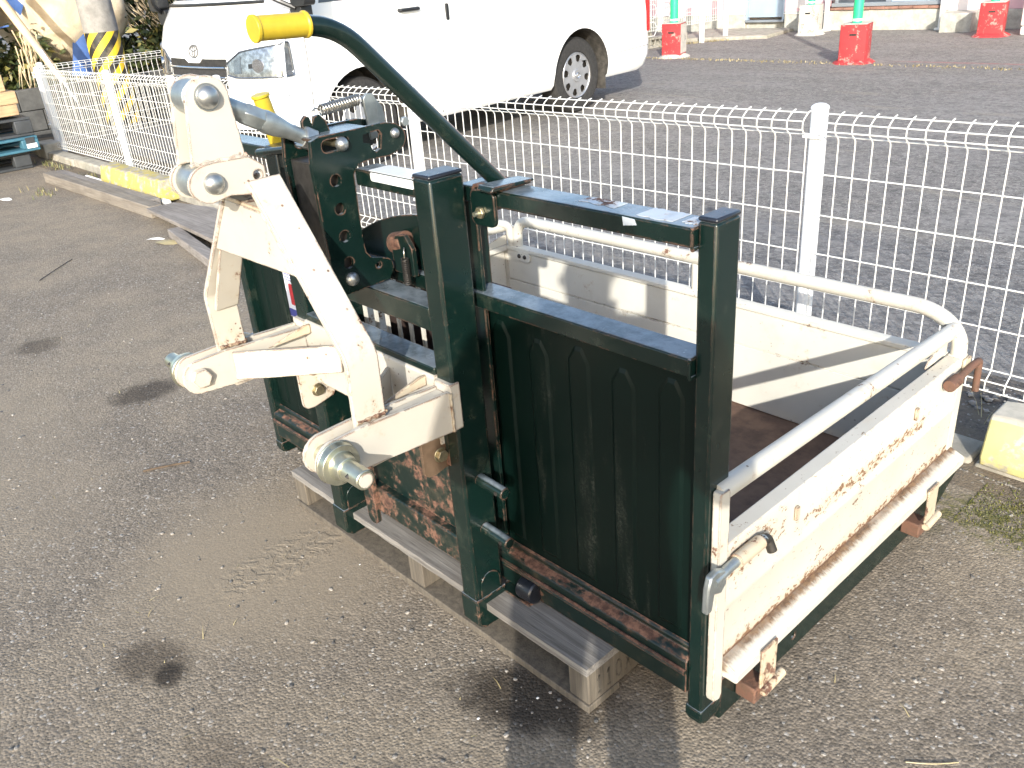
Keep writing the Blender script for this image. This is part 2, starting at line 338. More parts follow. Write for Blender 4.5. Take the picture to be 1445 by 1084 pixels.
        v3 = t.n('ShaderNodeTexVoronoi'); v3.inputs['Scale'].default_value = 17; t.l(t.pos, v3.inputs['Vector']); s3 = t.n('ShaderNodeSeparateColor'); t.l(v3.outputs['Color'], s3.inputs[0])
        c = t.mix(t.ramp(s3.outputs[0], .0, .5, .28, 0), c, (.06, .057, .055))
        c = t.mix(t.ramp(t.noise(2.2, 6, .6, vec=t.scale(t.pos, (.35, 1.8, 1))), .58, .7, 0, .35), c, (.30, .26, .19))
        # faded red line painted on the lot
        sx = t.n('ShaderNodeSeparateXYZ'); t.l(t.pos, sx.inputs[0])
        yy = t.math('ADD', sx.outputs[1], t.math('MULTIPLY', sx.outputs[0], -.02))
        ln = t.math('MULTIPLY', t.ramp(t.math('ABSOLUTE', t.math('SUBTRACT', yy, 9.72)), .03, .07, 1, 0), t.ramp(sx.outputs[0], -4.3, -3.9))
        c = t.mix(t.math('MULTIPLY', ln, t.ramp(t.noise(10, 6), .35, .6, .1, .55)), c, (.35, .12, .11))
    else:
        c = t.mix(t.ramp(t.noise(3, 6, .65), .38, .62), c, (.16, .125, .085))
        c = t.mix(t.ramp(t.noise(14, 6, .7), .55, .7, 0, .7), c, (.06, .05, .04))
    return t.fin(c, rough, t.bump(h, .6, .0042))
M['yard'] = asphalt('worn_dusty_asphalt', (.178, .150, .119), 'yard')
M['lot'] = asphalt('grey_asphalt', (.21, .195, .178), 'lot')
M['strip'] = asphalt('soil_and_gravel', (.125, .105, .085), 'strip')
M['skin'] = plain('skin', (.55, .34, .24), .5); M['jacket'] = plain('navy_jacket', (.03, .04, .09), .8, 0, .2, 20, .3); M['trousers'] = plain('grey_trousers', (.07, .07, .075), .8, 0, .2, 20, .3)
M['shoe'] = plain('black_shoe', (.02, .02, .02), .5); M['hair'] = plain('black_hair', (.012, .01, .009), .5)

# ------------------------------------------------------------------ mesh helpers
class MB:
    def __init__(s): s.v = []; s.f = []; s.mi = []; s.uv = None
    def add(s, vs, fs, mi=0):
        o = len(s.v); s.v += [Vector(p) for p in vs]; s.f += [tuple(i + o for i in f) for f in fs]; s.mi += [mi] * len(fs); return s
    def box(s, a, b, mi=0):
        x0, y0, z0 = a; x1, y1, z1 = b
        return s.add([(x0, y0, z0), (x1, y0, z0), (x1, y1, z0), (x0, y1, z0), (x0, y0, z1), (x1, y0, z1), (x1, y1, z1), (x0, y1, z1)],
                     [(0, 3, 2, 1), (4, 5, 6, 7), (0, 1, 5, 4), (1, 2, 6, 5), (2, 3, 7, 6), (3, 0, 4, 7)], mi)
    def beam(s, p, q, w, h, up=(0, 0, 1), mi=0):
        p = Vector(p); q = Vector(q); d = (q - p).normalized(); sd = d.cross(Vector(up)).normalized(); u = sd.cross(d)
        vs = [e + sd * (w / 2 * i) + u * (h / 2 * j) for e in (p, q) for i, j in ((-1, -1), (1, -1), (1, 1), (-1, 1))]
        return s.add(vs, [(3, 2, 1, 0), (4, 5, 6, 7), (0, 1, 5, 4), (1, 2, 6, 5), (2, 3, 7, 6), (3, 0, 4, 7)], mi)
    def tube(s, pts, r, n=12, cap=True, mi=0):
        pts = [Vector(p) for p in pts]; rs = r if isinstance(r, (list, tuple)) else [r] * len(pts)
        d0 = (pts[1] - pts[0]).normalized(); ref = Vector((0, 0, 1)) if abs(d0.z) < .9 else Vector((1, 0, 0))
        nx = d0.cross(ref).normalized(); vs = []; k = len(pts)
        for i, p in enumerate(pts):
            d = (pts[min(i + 1, k - 1)] - pts[max(i - 1, 0)]).normalized()
            nx = (nx - d * nx.dot(d)).normalized(); ny = d.cross(nx)
            for j in range(n):
                a = 2 * math.pi * j / n; vs.append(p + (nx * math.cos(a) + ny * math.sin(a)) * rs[i])
        fs = [(i * n + j, i * n + (j + 1) % n, (i + 1) * n + (j + 1) % n, (i + 1) * n + j) for i in range(k - 1) for j in range(n)]
        if cap: fs += [tuple(range(n - 1, -1, -1)), tuple(range((k - 1) * n, k * n))]
        return s.add(vs, fs, mi)
    def cyl(s, p, q, r, n=16, mi=0): return s.tube([p, q], r, n, True, mi)
    def dome(s, c, d, r, depth, n=16, k=5, mi=0):
        c = Vector(c); d = Vector(d).normalized()
        pts = [c + d * (depth * math.sin(math.pi / 2 * i / k)) for i in range(k)]; rs = [max(r * math.cos(math.pi / 2 * i / k), r * .02) for i in range(k)]
        pts.append(c + d * depth); rs.append(r * .03)
        return s.tube(pts, rs, n, True, mi)
    def prism(s, outer, axis, a, b, holes=(), mi=0):
        """polygon in the two other axes (order yz / xz / xy), extruded along axis from a to b"""
        def P(p, t): return {'x': (t, p[0], p[1]), 'y': (p[0], t, p[1]), 'z': (p[0], p[1], t)}[axis]
        loops = [list(outer)] + [list(h) for h in holes]; flat = [p for L in loops for p in L]
        tri = tessellate_polygon([[Vector((p[0], p[1], 0)) for p in L] for L in loops])
        N = len(flat); vs = [P(p, a) for p in flat] + [P(p, b) for p in flat]
        fs = [tuple(t) for t in tri] + [tuple(i + N for i in reversed(t)) for t in tri]; o = 0
        for L in loops:
            n = len(L); fs += [(o + i, o + (i + 1) % n, N + o + (i + 1) % n, N + o + i) for i in range(n)]; o += n
        return s.add(vs, fs, mi)
    def mesh(s, name, mats, off=(0, 0, 0), smooth=None, recalc=True):
        off = Vector(off); me = bpy.data.meshes.new(name); me.from_pydata([p - off for p in s.v], [], s.f)
        for mt in (mats if isinstance(mats, (list, tuple)) else [mats]): me.materials.append(mt)
        for p, i in zip(me.polygons, s.mi): p.material_index = i
        if recalc:
            bm = bmesh.new(); bm.from_mesh(me); bmesh.ops.recalc_face_normals(bm, faces=bm.faces)
            if smooth is not None:
                for f in bm.faces: f.smooth = True
                for e in bm.edges:
                    if len(e.link_faces) == 2: e.smooth = e.calc_face_angle(0) < R(smooth)
                    else: e.smooth = False
            bm.to_mesh(me); bm.free()
        me.update(); return me
    def build(s, name, mats, parent=None, bevel=0, smooth=None, off=None, seg=2):
        o0 = off if off is not None else (ROOTLOC.get(parent.name, (0, 0, 0)) if parent else (0, 0, 0))
        me = s.mesh(name, mats, o0, smooth if smooth is not None else (35 if bevel else None))
        o = bpy.data.objects.new(name, me); COL.objects.link(o)
        if parent:
            o.parent = parent; ROOTLOC[o.name] = o0
        elif off is not None: o.location = off
        if bevel:
            md = o.modifiers.new('bevel', 'BEVEL'); md.width = bevel; md.segments = seg; md.limit_method = 'ANGLE'; md.angle_limit = R(35); md.harden_normals = False
        return o
ROOTLOC = {}
def thing(name, label, cat, loc=(0, 0, 0), rz=0, group=None):
    o = bpy.data.objects.new(name, None); COL.objects.link(o); o.location = loc; o.rotation_euler = (0, 0, rz); o.empty_display_size = .1
    o['label'] = label; o['category'] = cat
    if group: o['group'] = group
    ROOTLOC[o.name] = Vector(loc) if rz == 0 else Vector((0, 0, 0)); return o
def tag(o, label, cat, group=None):
    o['label'] = label; o['category'] = cat
    if group: o['group'] = group
    return o
def structure(o): o['kind'] = 'structure'; return o
def inst(me, name, parent, loc, rz=0, sc=None):
    o = bpy.data.objects.new(name, me); COL.objects.link(o); o.parent = parent; o.location = loc; o.rotation_euler = (0, 0, rz)
    if sc: o.scale = sc
    return o
def arc(cx, cy, r, a0, a1, n=8): return [(cx + r * math.cos(R(a0 + (a1 - a0) * i / n)), cy + r * math.sin(R(a0 + (a1 - a0) * i / n))) for i in range(n + 1)]
def circ(cx, cy, r, n=16): return [(cx + r * math.cos(2 * math.pi * i / n), cy + r * math.sin(2 * math.pi * i / n)) for i in range(n)]
def rrect(x0, y0, x1, y1, r, n=4): return arc(x1 - r, y1 - r, r, 0, 90, n) + arc(x0 + r, y1 - r, r, 90, 180, n) + arc(x0 + r, y0 + r, r, 180, 270, n) + arc(x1 - r, y0 + r, r, 270, 360, n)
def fillet(pts, rad, n=5):
    """round the corners of a 3-D polyline"""
    pts = [Vector(p) for p in pts]; out = [pts[0]]
    for i in range(1, len(pts) - 1):
        a, b, c = pts[i - 1], pts[i], pts[i + 1]; d1 = (a - b); d2 = (c - b); L = min(rad, d1.length * .48, d2.length * .48)
        p = b + d1.normalized() * L; q = b + d2.normalized() * L
        for k in range(n + 1):
            t = k / n; out.append(p * (1 - t) ** 2 + b * (2 * t * (1 - t)) + q * t ** 2)
    out.append(pts[-1]); return out

# ------------------------------------------------------------------ setting: ground
ZG, ZL = -.055, -.19
def sheet(name, mat, xs, yz, uneven=.0):
    mb = MB(); nx, ny = len(xs), len(yz)
    mb.add([(x, y, z + (uneven * mnoise.noise(Vector((x * 1.7, y * 1.7, 3))) if uneven else 0)) for (y, z) in yz for x in xs],
           [(j * nx + i, j * nx + i + 1, (j + 1) * nx + i + 1, (j + 1) * nx + i) for j in range(ny - 1) for i in range(nx - 1)])
    o = mb.build(name, mat, smooth=60); return structure(o)
def rng(a, b, n): return [a + (b - a) * i / n for i in range(n + 1)]
sheet('ground', M['yard'], [-80] + rng(-9, 3, 40) + [60], [(-60, ZG)] + [(y, ZG) for y in rng(-3, 1.12, 14)])
sheet('gravel_strip', M['strip'], [-80] + rng(-9, 3, 60) + [60], [(1.12, ZG), (1.2, ZG), (1.32, ZG + .006), (1.5, -.05), (1.7, -.065), (1.85, -.075)], 0.0)
sheet('parking_lot', M['lot'], [-80] + rng(-12, 6, 24) + [80], [(1.85, -.075), (2.3, -.1), (3.0, -.13), (4.2, -.15), (6.6, -.155), (8.6, ZL), (14, ZL), (30, ZL), (140, ZL)])

# ------------------------------------------------------------------ carrier
CX = -0.746
car = thing('tractor_carrier', 'dark green tractor carrier with cream hitch frame and white drop sides on a pallet', 'tractor carrier', (CX, .45, ZG))
def cp(mb, name, mat, bevel=0, parent=None, smooth=None, label=None, seg=2):
    o = mb.build(name, M[mat] if isinstance(mat, str) else mat, parent or car, bevel, smooth, seg=seg)
    if label: o['label'] = label
    return o
W = 1.492; XA, XD = 0.0, -1.492
# corner posts
for x1, sx in ((XA, 1), (XD, -1)):
    x0 = x1 - .0307 * sx; lo, hi = min(x0, x1), max(x0, x1)
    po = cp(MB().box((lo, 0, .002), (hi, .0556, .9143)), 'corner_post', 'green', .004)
    cp(MB().box((lo - .0005, -.0005, .9143), (hi + .0005, .056, .921)), 'post_cap', 'blackcap', .003, po)
    cp(MB().prism([(-.0025, .034), (-.0025, .012), (.008, .0), (.05, .0), (.0585, .012), (.0585, .034)], 'x', lo - .002, hi + .002), 'foot', 'green', .003, po)
    # inner posts of the front wall, just behind the mast
    xi0, xi1 = (-.522, -.487) if sx > 0 else (XD + .487, XD + .522)
    cp(MB().prism([(xi0, -.002), (xi1, -.002), (xi1, .006), (xi0 + .008, .006), (xi0 + .008, .045), (xi0, .045)] if sx > 0 else [(xi1, -.002), (xi0, -.002), (xi0, .006), (xi1 - .008, .006), (xi1 - .008, .045), (xi1, .045)], 'z', .08, .8765), 'inner_post', 'green', .0015)
    a, b = (xi1 - .03, lo + .0) if sx > 0 else (hi, xi0 + .03)
    if sx > 0: a, b = xi0 + .005, lo
    else: a, b = hi, xi1 - .005
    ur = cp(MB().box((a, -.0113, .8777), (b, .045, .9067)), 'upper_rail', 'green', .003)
    if sx > 0:
        for (s0, s1, y0, y1) in ((-.258, -.185, .012, .0425), (-.135, -.072, -.002, .0435), (-.06, -.036, .004, .036)):
            mb = MB(); n = 9
            top = [(s0 + (s1 - s0) * i / n, y1 + random.uniform(-.004, 0)) for i in range(n + 1)]; bot = [(s0 + (s1 - s0) * i / n, y0 + random.uniform(-.003, .004)) for i in range(n, -1, -1)]
            mb.prism(top + bot, 'z', .9068, .9075); cp(mb, 'worn_sticker', 'sticker_worn', 0, ur)
        cp(MB().prism([(-.15, .892), (-.126, .896), (-.130, .904), (-.152, .905)], 'y', -.0121, -.0114), 'worn_sticker', 'sticker_worn', 0, ur)
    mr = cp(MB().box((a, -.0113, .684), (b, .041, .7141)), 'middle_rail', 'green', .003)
    # panel with pressed ribs
    fp = cp(MB().box((a, .022, .135), (b, .027, .684)), 'front_panel', 'green_panel')
    n = 5; span = (b - a); pw = .052
    for i in range(n):
        xc = a + span * (i + .42) / n
        oz = .655 - (.012 if i % 2 else 0)
        w0, w1 = pw / 2, pw / 2 - .007
        outer = [(xc - w0, .17), (xc + w0, .17), (xc + w0, oz - .028), (xc + .008, oz), (xc - .008, oz), (xc - w0, oz - .028)]
        inner = [(xc - w1, .178), (xc + w1, .178), (xc + w1, oz - .03), (xc + .006, oz - .008), (xc - .006, oz - .008), (xc - w1, oz - .03)]
        mb = MB(); N = 6
        mb.add([(p[0], .0222, p[1]) for p in outer] + [(p[0], .0192, p[1]) for p in inner], [tuple(range(6, 12))] + [(k, (k + 1) % N, N + (k + 1) % N, N + k) for k in range(N)])
        cp(mb, 'pressed_rib', 'green_panel', 0, fp, 20)
    # bottom rail: front lip, ledge and an upstand against the panel
    cp(MB().prism([(-.004, .062), (-.004, .132), (.0, .136), (.016, .141), (.016, .15), (.0215, .155), (.0215, .062)], 'x', a, b), 'bottom_rail', 'green_ledge', .0015)
    cp(MB().tube([(a, -.007, .112), (b, -.007, .112)], .006, 8), 'rail_bead', 'green_ledge', 0)
# centre bay of the front wall
cp(MB().box((XD + .522, -.0113, .684), (-.522, .036, .7141)), 'middle_rail', 'green', .003)
cp(MB().box((XD + .522, .022, .135), (-.522, .027, .50)), 'front_panel', 'green_panel')
cp(MB().prism([(-.004, .062), (-.004, .132), (.016, .141), (.0215, .155), (.0215, .062)], 'x', XD + .522, -.522), 'bottom_rail', 'green_ledge', .0015)
cp(MB().box((XD + .53, .10, .30), (-.53, .105, .68)), 'added_backing', 'dark_backing')  # added dark sheet that makes the gaps between the guard bars look dark
gb = MB().box((-.004, 0, 0), (.004, .006, .19)).mesh('guard_bar', M['white_in'])
for i in range(10): inst(gb, 'guard_bar', car, Vector((-.553 - .0425 * i, .022, .497)) - ROOTLOC[car.name])
# pivoting quadrant with its lock
q = arc(-.60, .25, .58, 78, 126, 14); q = [(x, z) for x, z in q] + [(-.94, .715), (-.53, .715)]
q = [p for p in q if p[1] > .712 and -.99 < p[0] < -.5]
qo = cp(MB().prism(q, 'y', .004, .012), 'tipping_quadrant', 'green', .0015)
cp(MB().prism([(-.715, .716), (-.715, .765), (-.70, .79), (-.67, .795), (-.65, .77), (-.65, .716)], 'y', -.03, -.02), 'lock_plate', 'green_ledge', .001, qo)
cp(MB().cyl((-.728, -.012, .765), (-.688, -.012, .775), .021, 18), 'lock_roller', 'rust', .002, qo)
# floor
cp(MB().box((XD + .02, .027, .066), (-.022, .95, .076)), 'floor_plate', 'floor')
# side sills and rear sill
for x1, sx in ((XA, 1), (XD, -1)):
    x0 = x1 - .032 * sx; lo, hi = min(x0, x1), max(x0, x1)
    so_ = cp(MB().prism([(.058, -.028), (.058, .066), (1.0, .066), (1.075, .028), (1.075, .018), (.95, -.046)], 'x', lo, hi, [circ(.31, .0, .008, 12)]), 'side_sill', 'green', .002)
cp(MB().box((XD + .032, .955, -.04), (-.032, .985, .066)), 'rear_sill', 'green', .002)
for xx in (-.32, -1.15): cp(MB().box((xx - .03, .03, .0605), (xx + .03, .95, .0655)), 'floor_joist', 'green', 0)
# ---- side gates
def side_gate(sx):
    X = lambda x: x if sx > 0 else XD - x            # mirror about the carrier's centre
    def B(a, b): return MB().box((min(X(a[0]), X(b[0])), a[1], a[2]), (max(X(a[0]), X(b[0])), b[1], b[2]))
    def PR(poly): # polygon in x,z swept along y
        mb = MB(); return [(X(p[0]), p[1]) for p in poly]
    g = cp(MB().prism(PR([(.006, .135), (.012, .14), (.012, .243), (.0155, .252), (.0155, .262), (.012, .27), (.012, .372), (.009, .378), (-.021, .378), (-.0235, .374), (-.0235, .36), (-.008, .352), (-.008, .135)]), 'y', .036, .936), 'side_gate', 'gate', .0015)
    cp(MB().prism(PR([(.004, .142), (.010, .1425), (.042, .128), (.046, .124), (.046, .107), (.042, .104), (.0, .104), (.0, .142)]), 'y', .036, .962), 'gate_flange', 'ledge', .0015, g)
    cp(MB().prism([(.010, .07), (.014, .06), (.03, .056), (.036, .066), (.036, .484), (.034, .492), (.012, .492), (.010, .488)], 'x', min(X(.001), X(.0165)), max(X(.001), X(.0165))), 'end_plate', 'white', .0015, g)
    cp(B((-.022, .937, .10), (.0125, .972, .38)), 'corner_upright', 'white', .004, g)
    for y in (.245, .715): cp(B((.0125, y, .318), (.019, y + .010, .346)), 'slot_tab', 'cream_rust', .0015, g)
    # strap hinges
    for y in (.105, .765):
        h = cp(B((.0465, y, .045), (.0515, y + .05, .132)), 'hinge_strap', 'cream_rust', .002, g)
        cp(MB().tube([(X(.049), y + .012, .028), (X(.049), y + .078, .032)], .0095, 12), 'hinge_pin', 'cream_rust', .001, h)
        cp(B((.0, y + .0, .0), (.042, y + .045, .035)), 'hinge_block', 'rust', .003, h)
    # drop latch at the front: rod, hook and tail
    l = cp(MB().tube(fillet([(X(.027), .125, .353), (X(.027), .02, .353), (X(.03), -.022, .351)], .02), .0085, 12), 'latch_rod', 'galv', 0, g, 40)
    cp(MB().tube([(X(.027), .045, .353), (X(.027), .115, .353)], .0125, 12), 'latch_sleeve', 'cream_rust', .001, g)
    cp(MB().tube(fillet([(X(.027), .118, .353), (X(.027), .135, .35), (X(.036), .138, .325)], .012), .009, 10), 'latch_tail', 'dark_steel', 0, g, 40)
    cp(MB().prism([(-.04, .348), (-.034, .368), (-.014, .372), (.006, .362), (.01, .335), (-.004, .322), (-.022, .330), (-.028, .30), (-.042, .30)], 'x', min(X(.022), X(.034)), max(X(.022), X(.034))), 'latch_hook', 'galv', .003, g)
    # rear latch
    cp(MB().tube(fillet([(X(.028), .855, .352), (X(.028), .985, .358), (X(.028), 1.0, .355), (X(.03), 1.0, .28)], .014), .008, 10), 'latch_rod', 'rust', 0, g, 40)
    cp(MB().tube([(X(.028), .84, .352), (X(.028), .885, .353)], .0135, 12), 'latch_sleeve', 'rust', .001, g)
    cp(B((.013, .938, .330), (.020, .972, .376)), 'latch_keeper', 'cream_rust', .002, g)
    # tube rail above the gate
    rl = cp(MB().tube(fillet([(X(.0), .022, .482), (X(.0), .05, .482), (X(-.016), .943, .440)], .01), .0165, 16), 'side_rail', 'white_tube', 0, None, 40)
    cp(MB().prism([(.83, .381), (.935, .381), (.935, .415), (.90, .412), (.845, .40)], 'x', min(X(-.026), X(-.022)), max(X(-.026), X(-.022))), 'corner_gusset', 'white', .001, g)
    return g
side_gate(1); side_gate(-1)
# ---- rear gate
rg = cp(MB().prism([(.937, .08), (.937, .257), (.943, .258), (.943, .261), (.937, .262), (.937, .362), (.934, .366), (.934, .376), (.937, .378), (.968, .378), (.97, .374), (.97, .36), (.955, .352), (.955, .08)], 'x', XD + .024, -.0245), 'rear_gate', 'white_in', .001)
rg['label'] = 'white rear drop gate with a long crease'
for x in (-1.405, -.05):
    ck = cp(MB().prism([(p[0], p[1]) for p in rrect(x - .022, .335, x + .05, .368, .012)], 'y', .9305, .9335), 'corner_plate', 'white_in', .001, rg)
    for dx in (.0, .026): cp(MB().dome((x + dx, .9305, .352), (0, -1, 0), .0075, .006, 12), 'rivet', 'dark_steel', 0, ck)
cp(MB().tube([(-.004, .955, .375), (-.004, .955, .395)] + [(-.114 + .11 * math.cos(R(t)), .955, .395 + .077 * math.sin(R(t))) for t in range(9, 91, 9)] + [(-.7, .955, .469), (-1.3, .955, .4665)] + [(-1.378 - .055 * math.sin(R(t)), .955, .411 + .055 * math.cos(R(t))) for t in range(0, 91, 10)] + [(-1.433, .955, .372)], .0172, 16), 'rear_rail', 'white_tube', 0, None, 40)
cp(MB().cyl((-.716, .955, .376), (-.716, .955, .462), .011, 12), 'rail_stay', 'white_tube', 0)
cp(MB().tube(fillet([(-1.478, .80, .46), (-1.478, .90, .46), (-1.455, .94, .448), (-1.455, .948, .375)], .04, 6), .0135, 12), 'rail_end', 'white_tube', 0, None, 40)

# ---- mast in front of the box
BX0, BX1 = -.5236, -.4767; MY0, MY1 = -.1019, -.0292
for s_ in (1, -1):
    x0, x1 = (BX0, BX1) if s_ > 0 else (XD - BX1, XD - BX0)
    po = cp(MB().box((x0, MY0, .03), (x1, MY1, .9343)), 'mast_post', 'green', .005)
    cp(MB().box((x0 + .0005, MY0 + .0005, .9343), (x1 - .0005, MY1 - .0005, .9415)), 'post_cap', 'blackcap', .003, po)
    ft = [(MY0 - .003, .075), (MY0 - .003, .012), (MY0 + .012, .0), (MY1 - .022, .0), (MY1 - .004, .01), (MY1 + .003, .03), (MY1 + .003, .075)]
    cp(MB().prism(ft, 'x', x0 - .003, x1 + .003), 'foot', 'green', .003, po)
    cp(MB().prism([(MY0 + .012, .075)] + arc(MY0 + .038, .105, .026, 180, 0, 8) + [(MY0 + .064, .075)], 'x', x1 + .0002, x1 + .0028), 'weld_pad', 'green', .001, po)
    if s_ > 0:
        for z in (.352, .238):
            pg = cp(MB().tube([(x1 - .001, -.062, z), (x1 + .072, -.062, z - .004)], .0125, 14), 'stop_peg', 'green', .0015, po)
            cp(MB().cyl((x1 + .058, -.0755, z - .003), (x1 + .058, -.0485, z - .003), .0045, 10), 'cotter_hole', 'dark_steel', 0, pg)
cp(MB().cyl((-.435, -.012, .085), (-.392, -.012, .088), .024, 18), 'rubber_buffer', 'blackcap', .004)
cp(MB().box((-.49, -.03, .03), (-.40, .02, .062)), 'buffer_bracket', 'green_rust', .002)
for s_ in (1, -1):
    a, b = (-.697, BX0) if s_ > 0 else (XD - BX0, XD + .697)
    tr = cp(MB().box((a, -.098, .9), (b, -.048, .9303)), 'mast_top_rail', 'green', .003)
    if s_ > 0:
        cp(MB().prism(rrect(-.658, -.0965, -.5245, -.0495, .006), 'z', .9304, .9309), 'reflector_tape', 'sticker', 0, tr)
        cp(MB().prism(rrect(-.648, .914, -.5245, .929, .004), 'y', -.0986, -.0981), 'reflector_tape', 'sticker', 0, tr)
cp(MB().box((XD - BX0, -.100, .66), (BX0, -.046, .7055)), 'mast_middle_rail', 'green', .003)
cp(MB().box((XD - BX0, -.104, .546), (BX0, -.052, .590)), 'mast_lower_rail', 'green', .003)
cp(MB().box((-.862, -.062, .19), (BX0, -.052, .345)), 'mast_apron', 'green_rust', .002)
cp(MB().box((-.864, -.082, .125), (BX0 - .001, -.042, .192)), 'mast_bottom_rail', 'green_rust', .004)
cp(MB().prism(rrect(-.868, .092, -.83, .30, .016), 'y', -.094, -.0825), 'mast_gusset', 'green_rust', .003)
for xz in ((-.90, .36),): cp(MB().prism(circ(xz[0], xz[1], .016, 18), 'y', -.068, -.0625, [circ(xz[0], xz[1], .011, 18)]), 'ring_boss', 'green', .001)

# ---- lift plates with the adjusting holes
outl = [(-.176, .99), (-.158, .996), (-.021, .997), (.002, .992)] + arc(-.002, .966, .024, 70, -70, 6) + [(-.02, .937), (-.06, .939), (-.088, .935), (-.1, .92), (-.102, .80), (-.099, .776), (-.088, .762), (-.068, .757)] + arc(-.063, .735, .02, 85, -60, 5) + [(-.055, .711), (-.16, .708), (-.172, .72), (-.178, .80), (-.181, .95)]
slot1 = rrect(-.156, .967, -.100, .988, .0095)
slot2 = [(-.07, .984), (-.036, .986), (-.031, .978), (-.036, .954), (-.046, .949), (-.054, .955), (-.058, .966), (-.072, .970)]
holes = [slot1, slot2] + [circ(-.139, z, .0108, 16) for z in (.917, .867, .816, .766)] + [circ(-.076, .745, .0065, 12)]
for x0 in (-.7055, -.7955):
    lp = cp(MB().prism(outl, 'x', x0, x0 + .009, holes), 'lift_plate', 'green', .0012)
    if x0 > -.75:
        cp(MB().dome((x0 + .009, -.138, .735), (1, 0, 0), .0135, .012, 18), 'rivet', 'steel', 0, lp, 40)
        cp(MB().dome((x0 + .009, -.002, .975), (1, 0, 0), .0095, .009, 16), 'rivet', 'steel', 0, lp, 40)
        mbk = MB().cyl((x0 - .06, -.118, .977), (x0 + .012, -.118, .977), .007, 12)
        cp(mbk, 'slot_pin', 'bolt', .001, lp)
        cp(MB().dome((x0 + .012, -.118, .977), (1, 0, 0), .0125, .013, 18).dome((x0 + .012, -.118, .977), (-1, 0, 0), .0125, .006, 18), 'pin_ball', 'steel', 0, lp, 50)
        cp(MB().cyl((x0 + .009, .021, .992), (x0 + .016, .021, .992), .009, 6), 'nut', 'galv', .001, lp)
cp(MB().box((-.784, -.172, .735), (-.714, -.108, .952)), 'hole_shade_bar', 'dark_steel', .002)  # added dark filler between the plates, so their holes look shaded
cp(MB().box((-.7864, -.106, .72), (-.7056, -.101, .93)), 'lift_plate_web', 'green', .002)
cp(MB().box((-.786, -.17, .988), (-.706, -.045, .9935)), 'lift_plate_cover', 'green', .002)
cp(MB().prism([(-.160, .985), (-.158, 1.018), (-.150, 1.026), (-.142, 1.022), (-.139, 1.010), (-.133, 1.022), (-.122, 1.024), (-.110, 1.012), (-.104, .99)], 'x', -.752, -.745), 'spring_hook_plate', 'green', .001)
# springs as real coils
def coil(p, q, r, wire, turns, per=10):
    p = Vector(p); q = Vector(q); d = (q - p); L = d.length; d.normalize(); a = d.cross(Vector((0, 0, 1))); a = a if a.length > .1 else d.cross(Vector((1, 0, 0))); a.normalize(); b = d.cross(a)
    return [p + d * (L * i / (turns * per)) + (a * math.cos(2 * math.pi * i / per) + b * math.sin(2 * math.pi * i / per)) * r for i in range(turns * per + 1)]
sp = cp(MB().tube(coil((-.746, -.118, 1.030), (-.746, -.036, 1.036), .0085, .0014, 15), .0019, 6), 'return_spring', 'spring', 0, None, 60)
cp(MB().tube(fillet([(-.746, -.118, 1.030), (-.746, -.126, 1.036), (-.746, -.136, 1.03), (-.746, -.139, 1.012)], .008), .0015, 6), 'spring_hook', 'spring', 0, sp, 60)
cp(MB().tube([(-.746, -.036, 1.036), (-.746, -.018, 1.034)], .0015, 6), 'spring_hook', 'spring', 0, sp)
lk = cp(MB().prism([(-.028, 1.036), (-.02, 1.044), (-.006, 1.042), (-.001, 1.032), (-.0, .966), (-.022, .962)], 'x', -.749, -.743), 'link_plate', 'galv', .001)
cp(MB().prism([(.0, 1.0), (.016, 1.03), (.03, 1.012), (.034, .97), (.02, .955), (.0, .97)], 'x', -.775, -.77), 'link_plate', 'galv', .001)
cp(MB().tube(coil((-.655, -.045, .757), (-.655, -.045, .706), .0065, .0012, 13), .0013, 5), 'lock_spring', 'dark_steel', 0, None, 60)
cp(MB().tube(fillet([(-.655, -.045, .757), (-.655, -.045, .768), (-.66, -.04, .776), (-.666, -.035, .77)], .006), .0013, 6), 'spring_hook', 'spring', 0, None, 60)
cp(MB().tube([(-1.045, -.1, .924), (-.79, -.1, .962)], .008, 12), 'release_rod', 'green', 0, None, 40)

# ---- levers with yellow grips
lv = cp(MB().tube(fillet([(-.444, .03, .90), (-.444, -.255, 1.185), (-.444, -.36, 1.187)], .075, 8), .0134, 16), 'tipping_lever', 'green', 0, None, 40)
cp(MB().tube([(-.444, -.296, 1.187), (-.444, -.300, 1.187), (-.444, -.301, 1.187), (-.444, -.368, 1.189), (-.444, -.369, 1.189), (-.444, -.374, 1.189)], [.0172, .0172, .0155, .0155, .0172, .0172], 18), 'grip', 'yellow_grip', .001, lv, 40)
br = cp(MB().prism([(-.473, .855), (-.473, .896), (-.467, .9085), (-.40, .9085), (-.40, .9135), (-.47, .9135), (-.4785, .900), (-.4785, .855)], 'y', -.018, .05), 'lever_bracket', 'green_rust', .002)
cp(MB().prism(rrect(-.4775, .845, -.418, .905, .012), 'y', -.0195, -.0125), 'bracket_cheek', 'green', .002, br)
cp(MB().cyl((-.452, -.036, .868), (-.452, -.019, .868), .0042, 10), 'bolt', 'zinc', 0, br); cp(MB().cyl((-.452, -.026, .868), (-.452, -.0195, .868), .0105, 6), 'nut', 'bolt', .001, br)
cp(MB().prism([(-.045, .9136), (.05, .9136), (.05, .918), (-.04, .922)], 'x', -.43, -.392), 'bracket_tongue', 'green', .002, br)
lv = cp(MB().tube([(-1.05, .02, .90), (-1.05, -.045, .92), (-1.05, -.069, 1.03)], .0135, 14), 'tipping_lever', 'green', 0, None, 40)
cp(MB().tube([(-1.05, -.048, .925), (-1.05, -.0685, 1.028), (-1.05, -.0687, 1.0285), (-1.05, -.0695, 1.034)], [.0165, .0165, .019, .019], 18), 'grip', 'yellow_grip', .001, lv, 40)

